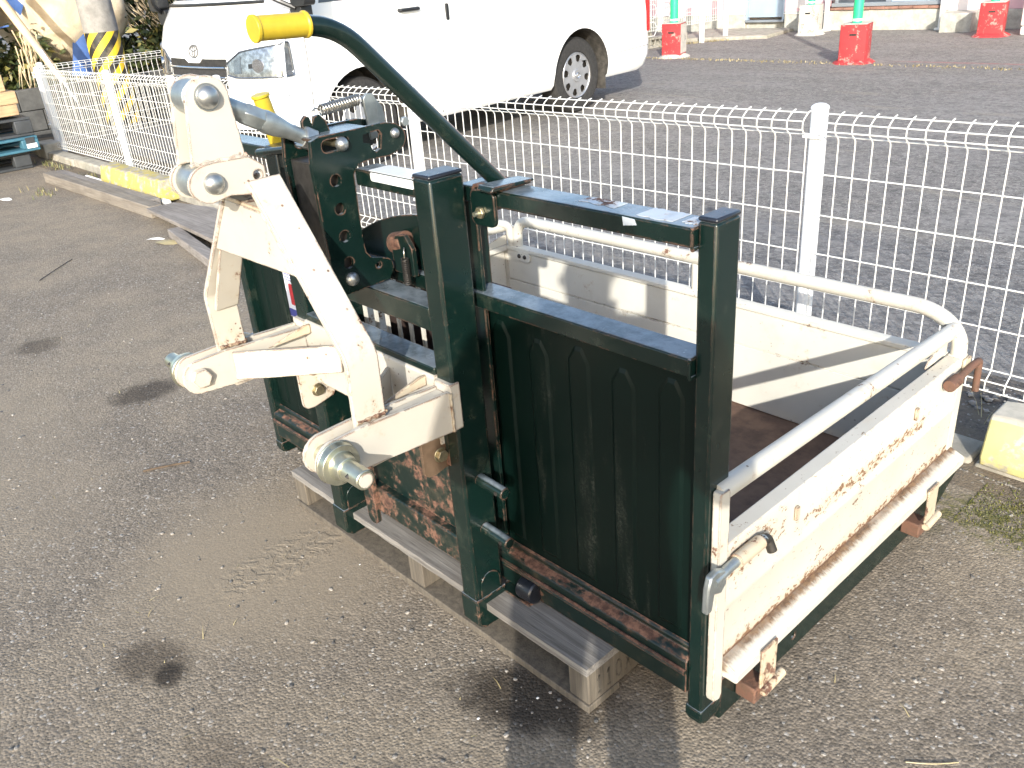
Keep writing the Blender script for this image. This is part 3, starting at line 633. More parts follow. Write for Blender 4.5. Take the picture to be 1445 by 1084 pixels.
# ---- cream hitch frame
a_o, a_i = .272, .226
for s_ in (1, -1):
    X = lambda a: CX + s_ * a
    lo, hi = sorted((X(a_o), X(a_o - .009)))
    side = [(-.111, .479), (-.111, .560), (-.30, .570)] + [(-.356 + .036 * math.cos(R(t)), .533 + .036 * math.sin(R(t))) for t in range(80, 290, 20)] + [(-.30, .4925)]
    pl = cp(MB().prism(side, 'x', lo, hi), 'hitch_arm_plate', 'cream', .0025)
    lo2, hi2 = sorted((X(a_i), X(a_i + .008)))
    cp(MB().prism([(y, z) for y, z in side], 'x', lo2, hi2), 'hitch_arm_plate', 'cream', .0025)
    lo3, hi3 = sorted((X(a_o - .009), X(a_i + .008)))
    cp(MB().box((lo3, -.285, .482), (hi3, -.111, .556)), 'hitch_arm_core', 'cream', .003)
    # lower hitch pin with collar
    pin = cp(MB().tube([(X(a_i - .006), -.358, .533), (X(a_o + .088), -.358, .533)], .0172, 20), 'hitch_pin', 'zinc', .002)
    cp(MB().tube([(X(a_o + .001), -.358, .533), (X(a_o + .006), -.358, .533), (X(a_o + .0061), -.358, .533), (X(a_o + .020), -.358, .533), (X(a_o + .0201), -.358, .533), (X(a_o + .040), -.358, .533)], [.0365, .038, .0365, .035, .0245, .0205], 26), 'pin_collar', 'zinc', .001, pin, 30)
    cp(MB().cyl((X(a_o + .087), -.358, .533), (X(a_o + .0895), -.358, .533), .0125, 20), 'pin_end', 'cream', 0, pin)
    cp(MB().cyl((X(a_o + .062), -.376, .535), (X(a_o + .062), -.366, .541), .004, 10), 'cotter_hole', 'dark_steel', 0, pin)
    cp(MB().cyl((X(a_i - .014), -.358, .533), (X(a_i), -.358, .533), .0215, 6), 'pin_nut', 'cream', .002, pin)
    # leg of the A-frame: flat strap bent outwards, then down
    th = .0095
    def strap(pts, y0, y1, shift=0):
        return MB().prism(pts, 'y', y0, y1)
    o_ = [(.040, .950), (.052, .937), (.253, .692), (.2585, .677), (.2545, .557)]
    i_ = [(.2445, .557), (.2475, .674), (.243, .687), (.044, .930), (.030, .940)]
    cp(MB().prism([(X(p[0]), p[1]) for p in o_ + i_], 'y', -.300, -.238), 'frame_leg', 'cream', .002)
    cp(MB().prism([(X(p[0]), p[1]) for p in ((.150, .800), (.158, .797), (.2445, .664), (.2445, .650), (.240, .650))], 'y', -.288, -.238), 'leg_stiffener', 'cream', .002)
    # diagonal brace from the pin to the middle of the cross bar
    p0, p1 = Vector((X(a_i - .005), -.285, .533)), Vector((X(.085), -.114, .525))
    cp(MB().beam(p0, p1, .008, .062), 'diagonal_brace', 'cream', .002)
    # mounting plate bolted to the mast
    lo, hi = sorted((X(.222), X(.2145)))
    mp_ = cp(MB().prism([(-.068, .50), (-.068, .398), (-.076, .385), (-.128, .374)] + arc(-.139, .390, .015, 270, 180, 4) + [(-.154, .50)], 'x', lo, hi), 'mounting_plate', 'cream', .002)
    if s_ > 0: mp_['label'] = 'bronze-brown mounting plate'; mp_.data.materials[0] = M['bronze']
    xo = X(.222) if s_ > 0 else X(.2145)
    for y, z in ((-.113, .412), (-.113, .463)):
        cp(MB().cyl((xo, y, z), (xo + .010, y, z), .0125, 6).cyl((xo, y, z), (xo + .002, y, z), .0155, 18), 'bolt_head', 'bolt', .001, mp_)
    lo, hi = sorted((X(.2222), X(.238)))
    cp(MB().box((lo, -.102, .385), (hi, -.088, .53)), 'mounting_lug', 'green_rust', .002)
    # front web gussets under the cross bar
    cp(MB().prism([(-.215, .552), (-.111, .552), (-.111, .574), (-.125, .574)], 'x', *sorted((X(.205), X(.198)))), 'arm_gusset', 'cream_rust', .002)
def weld(p, q, r, mat, seed=1):
    p = Vector(p); q = Vector(q); n = max(6, int((q - p).length / .006)); rr = random.Random(seed)
    cp(MB().tube([p.lerp(q, i / n) + Vector((rr.uniform(-1, 1), rr.uniform(-1, 1), rr.uniform(-1, 1))) * r * .25 for i in range(n + 1)], [r * (1 + .3 * math.sin(i * 2.1 + rr.random())) for i in range(n + 1)], 7), 'weld_bead', mat, 0, None, 60)
for s_ in (1, -1):
    X = lambda a: CX + s_ * a
    weld((X(.2555), -.296, .571), (X(.2555), -.242, .567), .0035, 'cream_rust', 3); weld((X(.2435), -.296, .571), (X(.2435), -.242, .567), .0035, 'cream_rust', 4)
    weld((X(.255), -.2375, .569), (X(.244), -.2375, .568), .0035, 'cream_rust', 5)
    weld((X(.148), -.2975, .806), (X(.068), -.2975, .900), .003, 'cream', 6); weld((X(.2735), -.1115, .48), (X(.2735), -.1115, .558), .003, 'cream_rust', 7)
for z0, z1 in ((.684, .7141), (.8777, .9067)):
    weld((-.0312, -.0118, z0), (-.0312, -.0118, z1), .0025, 'green', 8); weld((-.0312, -.011, z0 - .001), (-.0312, .03, z0 - .001), .0025, 'green', 9)
weld((BX1 + .0025, MY0 - .002, .0755), (BX1 + .0025, MY1 + .002, .0755), .0022, 'green', 10)
weld((-.532, -.094, .9315), (-.5235, -.05, .9315), .0022, 'green', 11)
cb = cp(MB().prism([(-.110, .432), (-.110, .572), (-.107, .576), (-.088, .576), (-.088, .566), (-.100, .564), (-.100, .442), (-.088, .440), (-.088, .432)], 'x', CX - .2255, CX + .2255), 'hitch_cross_bar', 'cream', .002)
for s_ in (1, -1): cp(MB().box((min(CX + s_ * .226, CX + s_ * .2725), -.1105, .479), (max(CX + s_ * .226, CX + s_ * .2725), -.088, .572)), 'arm_end_block', 'cream', .002)
web = cp(MB().prism([(CX - .150, .800), (CX + .148, .804), (CX + .070, .899), (CX - .066, .904)], 'y', -.297, -.289), 'frame_web', 'cream', .002)
cp(MB().prism([(CX - .064, .9045), (CX + .066, .8995), (CX + .062, .907), (CX - .058, .912)], 'y', -.297, -.245), 'web_shelf', 'cream_rust', .001)
up = [(-.379, .985), (-.366, 1.085)] + [(-.330 + .037 * math.cos(R(t)), 1.085 + .033 * math.sin(R(t))) for t in range(170, 5, -18)] + [(-.293, 1.075), (-.286, .985)]
lug = [(-.262, .921), (-.262, .968), (-.286, .987), (-.345, .989)] + [(-.358 + .037 * math.cos(R(t)), .957 + .031 * math.sin(R(t))) for t in range(100, 265, 18)] + [(-.33, .932)]
for s_ in (1, -1):
    lo, hi = sorted((CX + s_ * .0215, CX + s_ * .0295)); pl = cp(MB().prism(up, 'x', lo, hi), 'top_link_plate', 'cream', .0018)
    lo, hi = sorted((CX + s_ * .0296, CX + s_ * .0385)); pl2 = cp(MB().prism(lug, 'x', lo, hi, [circ(-.276, .955, .0085, 16)]), 'top_link_lug', 'cream', .0018)
    xo = CX + s_ * .0295
    cp(MB().cyl((xo, -.331, 1.086), (xo + s_ * .003, -.331, 1.086), .021, 22), 'washer', 'steel', 0, pl)
    cp(MB().dome((xo + s_ * .003, -.331, 1.086), (s_, 0, 0), .0185, .015, 22, 7), 'pin_head', 'steel', 0, pl, 40)
    xo = CX + s_ * .0385
    cp(MB().dome((xo, -.354, .957), (s_, 0, 0), .0175, .014, 22, 7), 'pin_head', 'steel', 0, pl2, 40)
    if s_ > 0:
        wv = [(xo - .006, -.383 + .097 * i / 14, .9885 + .0018 * math.sin(i * 1.9)) for i in range(15)]
        cp(MB().tube(wv, [.0035 + .0012 * math.sin(i * 2.3) for i in range(15)], 8), 'weld_bead', 'cream', 0, pl2, 60)
cp(MB().cyl((CX - .0213, -.340, 1.086), (CX + .0213, -.340, 1.086), .027, 22), 'pin_spool', 'galv', .001)
cp(MB().cyl((CX - .0294, -.361, .957), (CX + .0294, -.361, .957), .027, 22), 'pin_spool', 'galv', .001)
# top link between frame and lift plates: turned bar with hexagon flats
P0, P1 = Vector((CX, -.318, 1.080)), Vector((CX, -.145, .984)); D = (P1 - P0)
def at(t): return P0 + D * t
tl = cp(MB().tube([at(t) for t in (.0, .12, .34)], [.0155, .0155, .0165], 14), 'top_link', 'galv', .001, None, 40)
cp(MB().tube([at(t) for t in (.30, .335, .48, .50)], [.0165, .0195, .0195, .0175], 6), 'hex_sleeve', 'galv', .001, tl)
cp(MB().tube([at(t) for t in (.49, .53, .62, .70, .76, .93)], [.018, .0195, .0185, .0155, .0135, .013], 16), 'turnbuckle', 'galv', 0, tl, 40)
cp(MB().tube([at(t) for t in (.90, 1.02)], .021, 6), 'lock_nut', 'steel', .0015, tl)
# printed label on the far panel
lb = cp(MB().box((-1.266, .0105, .475), (-1.205, .0128, .595)), 'warning_label', 'white_print')
cp(MB().box((-1.264, .0095, .477), (-1.207, .0104, .497)), 'label_band', 'blue_print', 0, lb)
cp(MB().box((-1.248, .0095, .51), (-1.232, .0104, .565)).box((-1.24, .0097, .53), (-1.222, .0103, .545)), 'label_mark', 'red_print', 0, lb)
for z in (.573, .580, .588): cp(MB().box((-1.262, .0098, z), (-1.225, .0104, z + .002)), 'label_line', 'blue_print', 0, lb)

# ------------------------------------------------------------------ pallet under the carrier
PZ0, PZ1 = ZG, .0595
pal = thing('wooden_pallet', 'weathered grey wooden pallet lying under the green carrier', 'pallet', (-.7, .45, ZG))
px0, px1, py0, py1 = -1.272, -.196, -.074, .90
bd = lambda y0, y1, z0, z1, j: MB().box((px0 + random.uniform(-.01, .006), y0, z0), (px1 + random.uniform(-.006, .008), y1, z1))
for i, y in enumerate((-.080, .11, .30, .48, .66, .83)):
    mb = MB(); n = 40; w = .098; x0, x1 = px0 + random.uniform(0, .012), px1 + random.uniform(-.006, .008)
    rows = []
    for k in range(n + 1):
        x = x0 + (x1 - x0) * k / n; j0 = random.uniform(-.0012, .0006) ; j1 = random.uniform(-.002, .002)
        rows.append([(x, y + j0, .0415), (x, y + w + j1, .0415), (x, y + w + j1, .059), (x, y + j0, .0592 - max(0, j0) * .5)])
    for k in range(n + 1): mb.v += [Vector(p) for p in rows[k]]
    for k in range(n):
        for e in range(4): mb.f.append((k * 4 + e, k * 4 + (e + 1) % 4, (k + 1) * 4 + (e + 1) % 4, (k + 1) * 4 + e)); mb.mi.append(0)
    mb.f += [(3, 2, 1, 0), (n * 4, n * 4 + 1, n * 4 + 2, n * 4 + 3)]; mb.mi += [0, 0]
    mb.build('deck_board', M['pallet_wood'], pal)
for i, x in enumerate((px0 + .004, -.76, px1 - .056)):
    st = MB().box((x, py0, -.037), (x + .052, py1, .0412)).build('stringer', M['pallet_block'], pal, .003)
for y in (-.078, .40, .81): MB().box((px0 + .002, y, ZG + .0005), (px1 - .002, y + .09, -.0375)).build('bottom_board', M['pallet_block'], pal, .002)
# stencilled mark on the end of the pallet ("110X")
def glyph(ch):
    return {'1': [[(.5, 0), (.5, 1)], [(.5, 1), (.25, .75)], [(.25, 0), (.75, 0)]], '0': [[(.15, .2), (.15, .8), (.5, 1), (.85, .8), (.85, .2), (.5, 0), (.15, .2)]],
            'X': [[(.1, 0), (.9, 1)], [(.1, 1), (.9, 0)]], '9': [[(.85, .6), (.5, .5), (.15, .65), (.2, .95), (.8, .95), (.85, .6), (.7, 0)]]}[ch]
mb = MB()
for k, ch in enumerate('110X'):
    for L in glyph(ch):
        for p, q in zip(L[:-1], L[1:]):
            f = lambda t: Vector((px1 - .0035, py0 + .020 + k * .028 + t[0] * .019, -.022 + t[1] * .042))
            mb.beam(f(p), f(q), .0008, .0042, up=(f(q) - f(p)).cross(Vector((1, 0, 0))))
stx = mb.build('stencil_mark', M['print'], pal)

# ------------------------------------------------------------------ mesh fences
FY = 1.444
def ztop(x): return .786 + (x + .6) * .0165 if x < -.6 else .786 + (x + .6) * .008
def zbot(x): return .082 + (x + .6) * .009 if x < -.6 else .082
fen = thing('mesh_fence', 'long white wire mesh fence with posts running behind the carrier', 'fence', (-3.1, FY, ZG))
Hn = .70
wprof = fillet([(0, .004, .0), (0, -.030, .012), (0, -.030, .040), (0, .0, .058), (0, .0, Hn - .068), (0, -.026, Hn - .048), (0, -.026, Hn - .02), (0, .004, Hn), (0, .020, Hn + .003)], .011, 4)
wme = MB().tube([(p.x, p.y, p.z) for p in wprof], .0021, 5).mesh('vertical_wire', M['fence'], (0, 0, 0), 60)
fposts = [1.35, -.65, -2.60, -4.5, -6.30, -7.93]
ro = Vector((-3.1, FY, ZG))
x = 1.38; nw = 0
while x > -7.91:
    if min(abs(x - p) for p in fposts) > .018:
        inst(wme, 'vertical_wire', fen, Vector((x, FY - .028, zbot(x))) - ro, 0, (1, 1, (ztop(x) - zbot(x)) / Hn)); nw += 1
    x -= .05
hy = [(.012, -.030), (.040, -.030), (.060, .002), (.175, .003), (.29, .003), (.408, .003), (.527, .003), (.638, .002), (.655, -.0275), (.679, -.0275), (.6985, .001)]
for i in range(len(fposts) - 1):
    xa, xb = fposts[i] - .022, fposts[i + 1] + .022
    for h, dy in hy:
        za, zb_ = zbot(xa) + h * (ztop(xa) - zbot(xa)) / Hn, zbot(xb) + h * (ztop(xb) - zbot(xb)) / Hn
        MB().tube([(xa, FY - .028 + dy, za), (xb, FY - .028 + dy, zb_)], .0021, 5).build('horizontal_wire', M['fence'], fen, smooth=60)
for x in fposts:
    r = .0245 if x > -5 else .026
    po = MB().cyl((x, FY + .002, -.062), (x, FY + .002, ztop(x) + .008), r, 20).build('fence_post', M['fence_post'], fen, .001, 40)
    MB().dome((x, FY + .002, ztop(x) + .008), (0, 0, 1), r + .002, .014, 20).build('post_cap', M['fence_post'], po, smooth=50)
    for z in (.22, .68):
        zz = zbot(x) + (ztop(x) - zbot(x)) * z / .75
        MB().box((x - .03, FY - .034, zz - .006), (x + .03, FY - .0225, zz + .006)).build('clamp', M['fence_post'], po, .001)
# return fence running away to the left-rear
rf = thing('mesh_fence', 'short white mesh fence running back from the corner past the van front', 'fence', (-7.99, 2.4, ZG))
def meshpanel(x0, y0, x1, y1, zb, zt, step, rows, r=.0024):
    mb = MB(); L = math.hypot(x1 - x0, y1 - y0); n = int(L / step); ux, uy = (x1 - x0) / L, (y1 - y0) / L
    nxv, nyv = uy, -ux
    for i in range(n + 1):
        cx_, cy_ = x0 + ux * step * i, y0 + uy * step * i
        mb.tube([(cx_, cy_, zb), (cx_, cy_, zt - .06), (cx_ + nxv * .03, cy_ + nyv * .03, zt - .04), (cx_ + nxv * .03, cy_ + nyv * .03, zt - .015), (cx_, cy_, zt)], r, 4, False)
    for z, dd in [(zb + .01, 0), (zb + .05, 0)] + [(zb + .06 + (zt - .06 - zb - .06) * k / rows, 0) for k in range(1, rows + 1)] + [(zt - .04, .03), (zt - .015, .03), (zt, 0)]:
        mb.tube([(x0 + nxv * dd, y0 + nyv * dd, z), (x1 + nxv * dd, y1 + nyv * dd, z)], r, 4, False)
    return mb
o = meshpanel(-7.99, 1.47, -7.99, 5.4, .02, .685, .05, 5).build('mesh_panel', M['fence'], rf); o['kind'] = 'stuff'
for y in (1.50, 3.45, 5.4):
    po = MB().cyl((-8.01, y, -.1), (-8.01, y, .70), .026, 16).build('fence_post', M['fence_post'], rf, smooth=40)
    MB().dome((-8.01, y, .70), (0, 0, 1), .028, .014, 16).build('post_cap', M['fence_post'], po, smooth=50)
# far fence near the pink building
ff = thing('mesh_fence', 'distant white mesh fence beside the pink building and red post', 'fence', (-8.0, 10.7, ZL))
o = meshpanel(-8.05, 7.2, -7.95, 11.72, .09, .93, .05, 6, .003).build('mesh_panel', M['fence'], ff); o['kind'] = 'stuff'
for (x, y) in ((-7.95, 11.09), (-7.85, 11.58)):
    MB().cyl((x, y, ZL), (x, y, .98), .04, 14).build('fence_post', M['fence_post'], ff, smooth=40)
mb = MB()
for y in (9.9, 10.25, 10.6):
    for z in (.12, .36, .6): mb.tube([(-8.0, y + .15 * math.cos(a), z + .11 * math.sin(a)) for a in [i * math.pi / 3 for i in range(7)]], .006, 5, False)
mb.build('ornament_ring', M['fence'], ff)

# ------------------------------------------------------------------ kerb, wheel stops, timbers, boards
kb = thing('kerb', 'low grey concrete kerb of separate stones under the white fence', 'kerb', (-5.5, 1.36, ZG))
x = -8.9; i = 0
while x < -3.2:
    L = random.uniform(.55, .62); dz = random.uniform(-.006, .008)
    MB().box((x + .006, 1.29 + random.uniform(-.008, .008), ZG - .05), (x + L - .006, 1.41, .008 + dz)).build('kerb_stone', M['concrete'], kb, .012)
    x += L
x = -.62
while x < 1.6:
    L = .6; MB().box((x + .005, 1.235, ZG - .05), (x + L - .005, 1.36, ZG + .012 + random.uniform(-.003, .003))).build('kerb_stone', M['concrete'], kb, .01); x += L
tag(MB().prism([(-8.03, 1.27), (-7.77, 1.27), (-7.78, 1.42), (-8.02, 1.42)], 'z', ZG, .075).build('concrete_block', M['block'], None, .008), 'pale concrete block at the foot of the fence corner post', 'concrete block')
def stop(x0, x1, y, z, label, ry=0, mat='yellow_stop'):
    mb = MB(); prof = [(-.075, 0), (-.085, .03), (-.06, .135), (-.05, .145), (.05, .145), (.06, .135), (.085, .03), (.075, 0)]; n = 14; rows = []
    for k in range(n + 1):
        e = .0 if 0 < k < n else .012
        rows.append([(x0 + (x1 - x0) * k / n, y + p[0] * (1 - e * 4) + random.uniform(-.003, .003), z + p[1] * (1 - e * 3) + random.uniform(-.003, .003) * (p[1] > .01)) for p in prof])
    N = len(prof)
    for r_w in rows: mb.v += [Vector(p) for p in r_w]
    for k in range(n):
        for e in range(N): mb.f.append((k * N + e, k * N + (e + 1) % N, (k + 1) * N + (e + 1) % N, (k + 1) * N + e)); mb.mi.append(1 if 2 <= e <= 4 else 0)
    mb.f += [tuple(range(N - 1, -1, -1)), tuple(range(n * N, n * N + N))]; mb.mi += [0, 0]
    o = mb.build('wheel_stop', [M[mat], M['block' if mat == 'pale_stop' else 'yellow_stop_top']], None, .006, 40, off=((x0 + x1) / 2, y, z)); o.rotation_euler[2] = ry
    return tag(o, label, 'wheel stop', 'yellow concrete wheel stops along the fence')
stop(-6.14, -5.63, 1.235, ZG + .012, 'yellow concrete wheel stop, the farther of the pair behind the square timber', -.02)
stop(-5.62, -5.10, 1.245, ZG + .012, 'yellow concrete wheel stop with bare grey end face, beside the white hitch apex', -.02)
stop(.0, .68, 1.30, ZG + .016, 'pale yellow worn wheel stop at the right edge behind the carrier gate', 0, 'pale_stop')
def plank(name, p, q, w, h, z, mat, label, cat, bevel=.004, nose=None):
    p = Vector((*p, 0)); q = Vector((*q, 0)); L = (q - p).length; mb = MB()
    if nose: mb.prism([(0, -w / 2), (L, -w / 2 * .9), (L, w / 2 * .9), (nose, w / 2), (0, w * .1)], 'z', 0, h)
    else: mb.box((0, -w / 2, 0), (L, w / 2, h))
    o = mb.build(name, M[mat], None, bevel, off=(0, 0, 0)); o.location = (p.x, p.y, z); o.rotation_euler = (0, 0, math.atan2(q.y - p.y, q.x - p.x)); return tag(o, label, cat)
plank('square_timber', (-6.72, .975), (-4.80, 1.02), .085, .075, ZG + .001, 'timber', 'long square brown timber lying on the asphalt in front of the kerb', 'timber')
plank('square_timber', (-6.78, 1.065), (-5.05, 1.115), .07, .06, ZG + .001, 'grey_board', 'slimmer grey timber behind the long brown timber', 'timber')
tag(MB().tube([(-6.45, 1.16, ZG + .022), (-5.03, 1.185, ZG + .022)], .022, 14).build('white_pipe', M['pvc'], None, smooth=40), 'white plastic pipe lying between the timbers and the kerb', 'pipe')
plank('bleached_board', (-4.78, 1.10), (-3.35, .99), .29, .022, ZG + .052, 'grey_board', 'broad bleached grey board with a pointed end lying on a timber scrap', 'board', .003, .35)
plank('timber_scrap', (-4.27, .895), (-3.3, .74), .07, .05, ZG + .001, 'grey_board', 'narrow grey timber scrap with rust spots under the broad board', 'timber')
plank('timber_scrap', (-4.35, 1.245), (-3.5, 1.20), .09, .05, ZG + .001, 'grey_board', 'short dark grey timber end beside the kerb, right of the broad board', 'timber')

# ------------------------------------------------------------------ stones, litter, moss, weeds (ground cover)
def scatter(name, mat, N, region, rmin, rmax, flat=.6, thr=None, seed=1):
    rnd = random.Random(seed); mb = MB(); t = (1 + 5 ** .5) / 2
    ico = [(-1, t, 0), (1, t, 0), (-1, -t, 0), (1, -t, 0), (0, -1, t), (0, 1, t), (0, -1, -t), (0, 1, -t), (t, 0, -1), (t, 0, 1), (-t, 0, -1), (-t, 0, 1)]
    fc = [(0, 11, 5), (0, 5, 1), (0, 1, 7), (0, 7, 10), (0, 10, 11), (1, 5, 9), (5, 11, 4), (11, 10, 2), (10, 7, 6), (7, 1, 8), (3, 9, 4), (3, 4, 2), (3, 2, 6), (3, 6, 8), (3, 8, 9), (4, 9, 5), (2, 4, 11), (6, 2, 10), (8, 6, 7), (9, 8, 1)]
    vs = []; fs = []
    for k in range(N):
        x, y, z = region(rnd); r = rmin + (rmax - rmin) * rnd.random() ** 3; a = rnd.random() * 6.283; ca, sa = math.cos(a), math.sin(a); sx = rnd.uniform(.8, 1.5); o = len(vs)
        for p in ico:
            j = rnd.uniform(.75, 1.15) * r / 1.9; px, py, pz = p[0] * j * sx, p[1] * j, p[2] * j * flat
            vs.append((x + px * ca - py * sa, y + px * sa + py * ca, z + pz + r * .15))
        fs += [tuple(i + o for i in f) for f in fc]
    me = bpy.data.meshes.new(name); me.from_pydata(vs, [], fs); me.materials.append(M[mat]); o = bpy.data.objects.new(name, me); COL.objects.link(o); o['kind'] = 'stuff'; return o
def near(rnd):
    d = .25 + 4.2 * rnd.random() ** 1.6; a = R(48.8) + rnd.uniform(-.75, .75)
    x, y = CAM.x - d * math.sin(a), CAM.y + d * math.cos(a)
    return x, min(y, 1.2), ZG
def nearpt(rnd):
    while True:
        p = near(rnd)
        if not (-1.3 < p[0] < 0.05 and -.07 < p[1] < 1.0): return p
scatter('pebbles', 'stone', 5200, nearpt, .0012, .0058, .6, seed=3)
scatter('white_chips', 'stone_w', 90, nearpt, .0013, .0036, .5, seed=4)
def stripreg(rnd):
    x = rnd.uniform(-7, 1.4); return x, rnd.uniform(1.36, 1.72), -.055
scatter('gravel', 'stone', 3000, stripreg, .004, .016, .6, seed=5)
def blades(name, mat, N, reg, h0, h1, w, lean=.6, seed=2, flat=0):
    rnd = random.Random(seed); vs = []; fs = []
    for k in range(N):
        x, y, z = reg(rnd); h = rnd.uniform(h0, h1); a = rnd.random() * 6.283; b = rnd.uniform(.1, lean) * h; ux, uy = math.cos(a), math.sin(a); o = len(vs)
        hz = h * (1 - flat * rnd.random())
        vs += [(x - uy * w, y + ux * w, z), (x + uy * w, y - ux * w, z), (x + ux * b * .4 + uy * w * .7, y + uy * b * .4 - ux * w * .7, z + hz * .6), (x + ux * b * .4 - uy * w * .7, y + uy * b * .4 + ux * w * .7, z + hz * .6), (x + ux * b, y + uy * b, z + hz)]
        fs += [(o, o + 1, o + 2, o + 3), (o + 3, o + 2, o + 4)]
    me = bpy.data.meshes.new(name); me.from_pydata(vs, [], fs); me.materials.append(M[mat]); o = bpy.data.objects.new(name, me); COL.objects.link(o); o['kind'] = 'stuff'; return o
def tuft(cs, s):
    def f(r):
        c = r.choice(cs); return (c[0] + r.gauss(0, s), c[1] + r.gauss(0, s * .4), c[2])
    return f
blades('dry_grass', 'weed', 420, tuft([(-.95, 1.55, -.06), (-.75, 1.56, -.06), (-.45, 1.52, -.06), (.1, 1.5, -.06), (-1.4, 1.56, -.06)], .1), .03, .11, .0014, 1.4, 5, .7)
M['moss'] = leafmat('moss_tips', (.03, .045, .008), (.15, .14, .03))
blades('moss', 'moss', 3200, lambda r: (lambda q: (max(.045, q[0]), q[1], ZG))((r.choice([.08, .16, .27, .36, .24]) + r.gauss(0, .045), r.choice([1.0, 1.05, 1.1, 1.13]) + r.gauss(0, .03))), .0015, .005, .0016, 1.5, 15)
blades('kerb_grass', 'grass', 240, tuft([(-7.2, 1.2, ZG), (-6.5, 1.22, ZG), (-7.5, 1.2, ZG), (-5.9, 1.12, ZG), (-6.3, .78, ZG)], .1), .015, .05, .003, .9, 6)
blades('joint_weeds', 'weed', 700, lambda r: (r.uniform(-7.6, -1.5), 9.28 + r.gauss(0, .05), ZL), .01, .035, .006, 1.2, 7, .5)
blades('fence_foot_weeds', 'weed', 500, lambda r: (lambda t: (-8.9 + t * 1.5, 9.6 + t * 2.3 + r.gauss(0, .06), ZL))(r.random()), .01, .05, .008, 1.2, 8, .5)
blades('dry_bits', 'weed', 260, nearpt, .006, .028, .0012, 1.9, 19, .95)
# litter that can be told apart
def leaf(x, y, L, w, a, mat, label, z=ZG, name='fallen_leaf'):
    mb = MB(); pts = [(-.5, 0), (-.2, .4), (.1, .5), (.35, .25), (.5, 0), (.35, -.25), (.1, -.5), (-.2, -.4)]
    mb.add([(p[0] * L, p[1] * w, .006 * math.sin(i) + .006) for i, p in enumerate(pts)] + [(0, 0, .012)], [(i, (i + 1) % 8, 8) for i in range(8)])
    o = mb.build(name, M[mat], None, off=(0, 0, 0)); o.location = (x, y, z); o.rotation_euler[2] = a; return tag(o, label, 'leaf' if name == 'fallen_leaf' else 'litter')
leaf(-4.17, .80, .16, .07, .5, 'weed', 'curled tan leaf on the asphalt beside the timber scrap')
leaf(-4.30, .79, .11, .03, .9, 'pvc', 'pale green scrap of paper next to the curled leaf', name='paper_scrap')
leaf(-6.37, .55, .12, .06, .6, 'pvc', 'small white litter scrap near the left edge of the yard', name='paper_scrap')
tag(MB().tube(fillet([(-4.10, .10, ZG + .004), (-4.22, .22, ZG + .006), (-4.34, .34, ZG + .004)], .1), .0022, 6).build('black_cord', M['black_trim'], None), 'thin black cord lying on the asphalt at the left', 'cord')
tag(MB().tube(fillet([(-1.79, -.30, ZG + .004), (-1.76, -.24, ZG + .005), (-1.73, -.18, ZG + .004)], .04), .003, 5).build('twig', M['bark'], None), 'short brown twig on the dusty asphalt', 'twig')
tag(MB().tube(fillet([(.275, .215, ZG + .003), (.31, .24, ZG + .004), (.34, .275, ZG + .003)], .03), .0012, 5).build('straw_stem', M['weed'], None), 'tan straw stem lying near the bottom right corner', 'straw')

# ------------------------------------------------------------------ delivery van
VR = -1.496; van = thing('delivery_van', 'white delivery van parked nose to the mesh fence', 'van', (-6.043, 5.32, -.15), VR)
lev = [(.26, 3.42, -1.06, .78), (.30, 3.50, -1.11, .815), (.40, 3.57, -1.15, .838), (.52, 3.585, -1.15, .845), (.66, 3.585, -1.13, .848), (.80, 3.575, -1.13, .847), (.95, 3.555, -1.12, .842), (1.10, 3.50, -1.12, .835), (1.22, 3.42, -1.11, .826), (1.36, 3.28, -1.10, .805), (1.55, 3.05, -1.08, .772), (1.75, 2.78, -1.05, .735), (1.88, 2.56, -1.02, .69), (1.95, 2.35, -.96, .62), (1.985, 2.0, -.85, .5)]
lev = [(a, b - .145, c, d) for a, b, c, d in lev]
def lerp_lev(z):
    for a, b in zip(lev[:-1], lev[1:]):
        if a[0] <= z <= b[0]:
            t = (z - a[0]) / (b[0] - a[0]); return [a[k] + (b[k] - a[k]) * t for k in range(4)]
    return list(lev[0] if z < lev[0][0] else lev[-1])
def front_u(z, v):
    _, uf, ur, w = lerp_lev(z); s = min(1, abs(v) / w); return uf - .16 * s ** 2.2 - .04 * s ** 9
def outline(z):
    _, uf, ur, w = lerp_lev(z); P = []
    nf = 17
    for i in range(nf):                      # front, right side to left
        s = -1 + 2 * i / (nf - 1); v = s * w * (1 if abs(s) < 1 else 1); P.append((front_u(z, v * .999), v))
    ub = uf - .20
    side = [ub - .02 - (ub - .02 - (ur + .12)) * i / 24 for i in range(25)]
    for u in side: P.append((u, w * (1 - .02 * max(0, (u - 2.2)) ** 2)))
    for a in (30, 60): P.append((ur + .12 - .12 * math.sin(R(a)), w - .12 + .12 * math.cos(R(a))))
    for i in range(5): P.append((ur, (w - .12) * (1 - 2 * i / 4)))
    for a in (60, 30): P.append((ur + .12 - .12 * math.sin(R(a)), -(w - .12 + .12 * math.cos(R(a)))))
    for u in reversed(side): P.append((u, -w * (1 - .02 * max(0, (u - 2.2)) ** 2)))
    return P
def side_v(u, z):
    _, uf, ur, w = lerp_lev(z); return w * (1 - .02 * max(0, (u - 2.2)) ** 2)
mb = MB(); rows = [[(p[0], p[1], z[0]) for p in outline(z[0])] for z in lev]; N = len(rows[0])
for rw in rows: mb.v += [Vector(p) for p in rw]
for k in range(len(rows) - 1):
    for j in range(N): mb.f.append((k * N + j, k * N + (j + 1) % N, (k + 1) * N + (j + 1) % N, (k + 1) * N + j)); mb.mi.append(0)
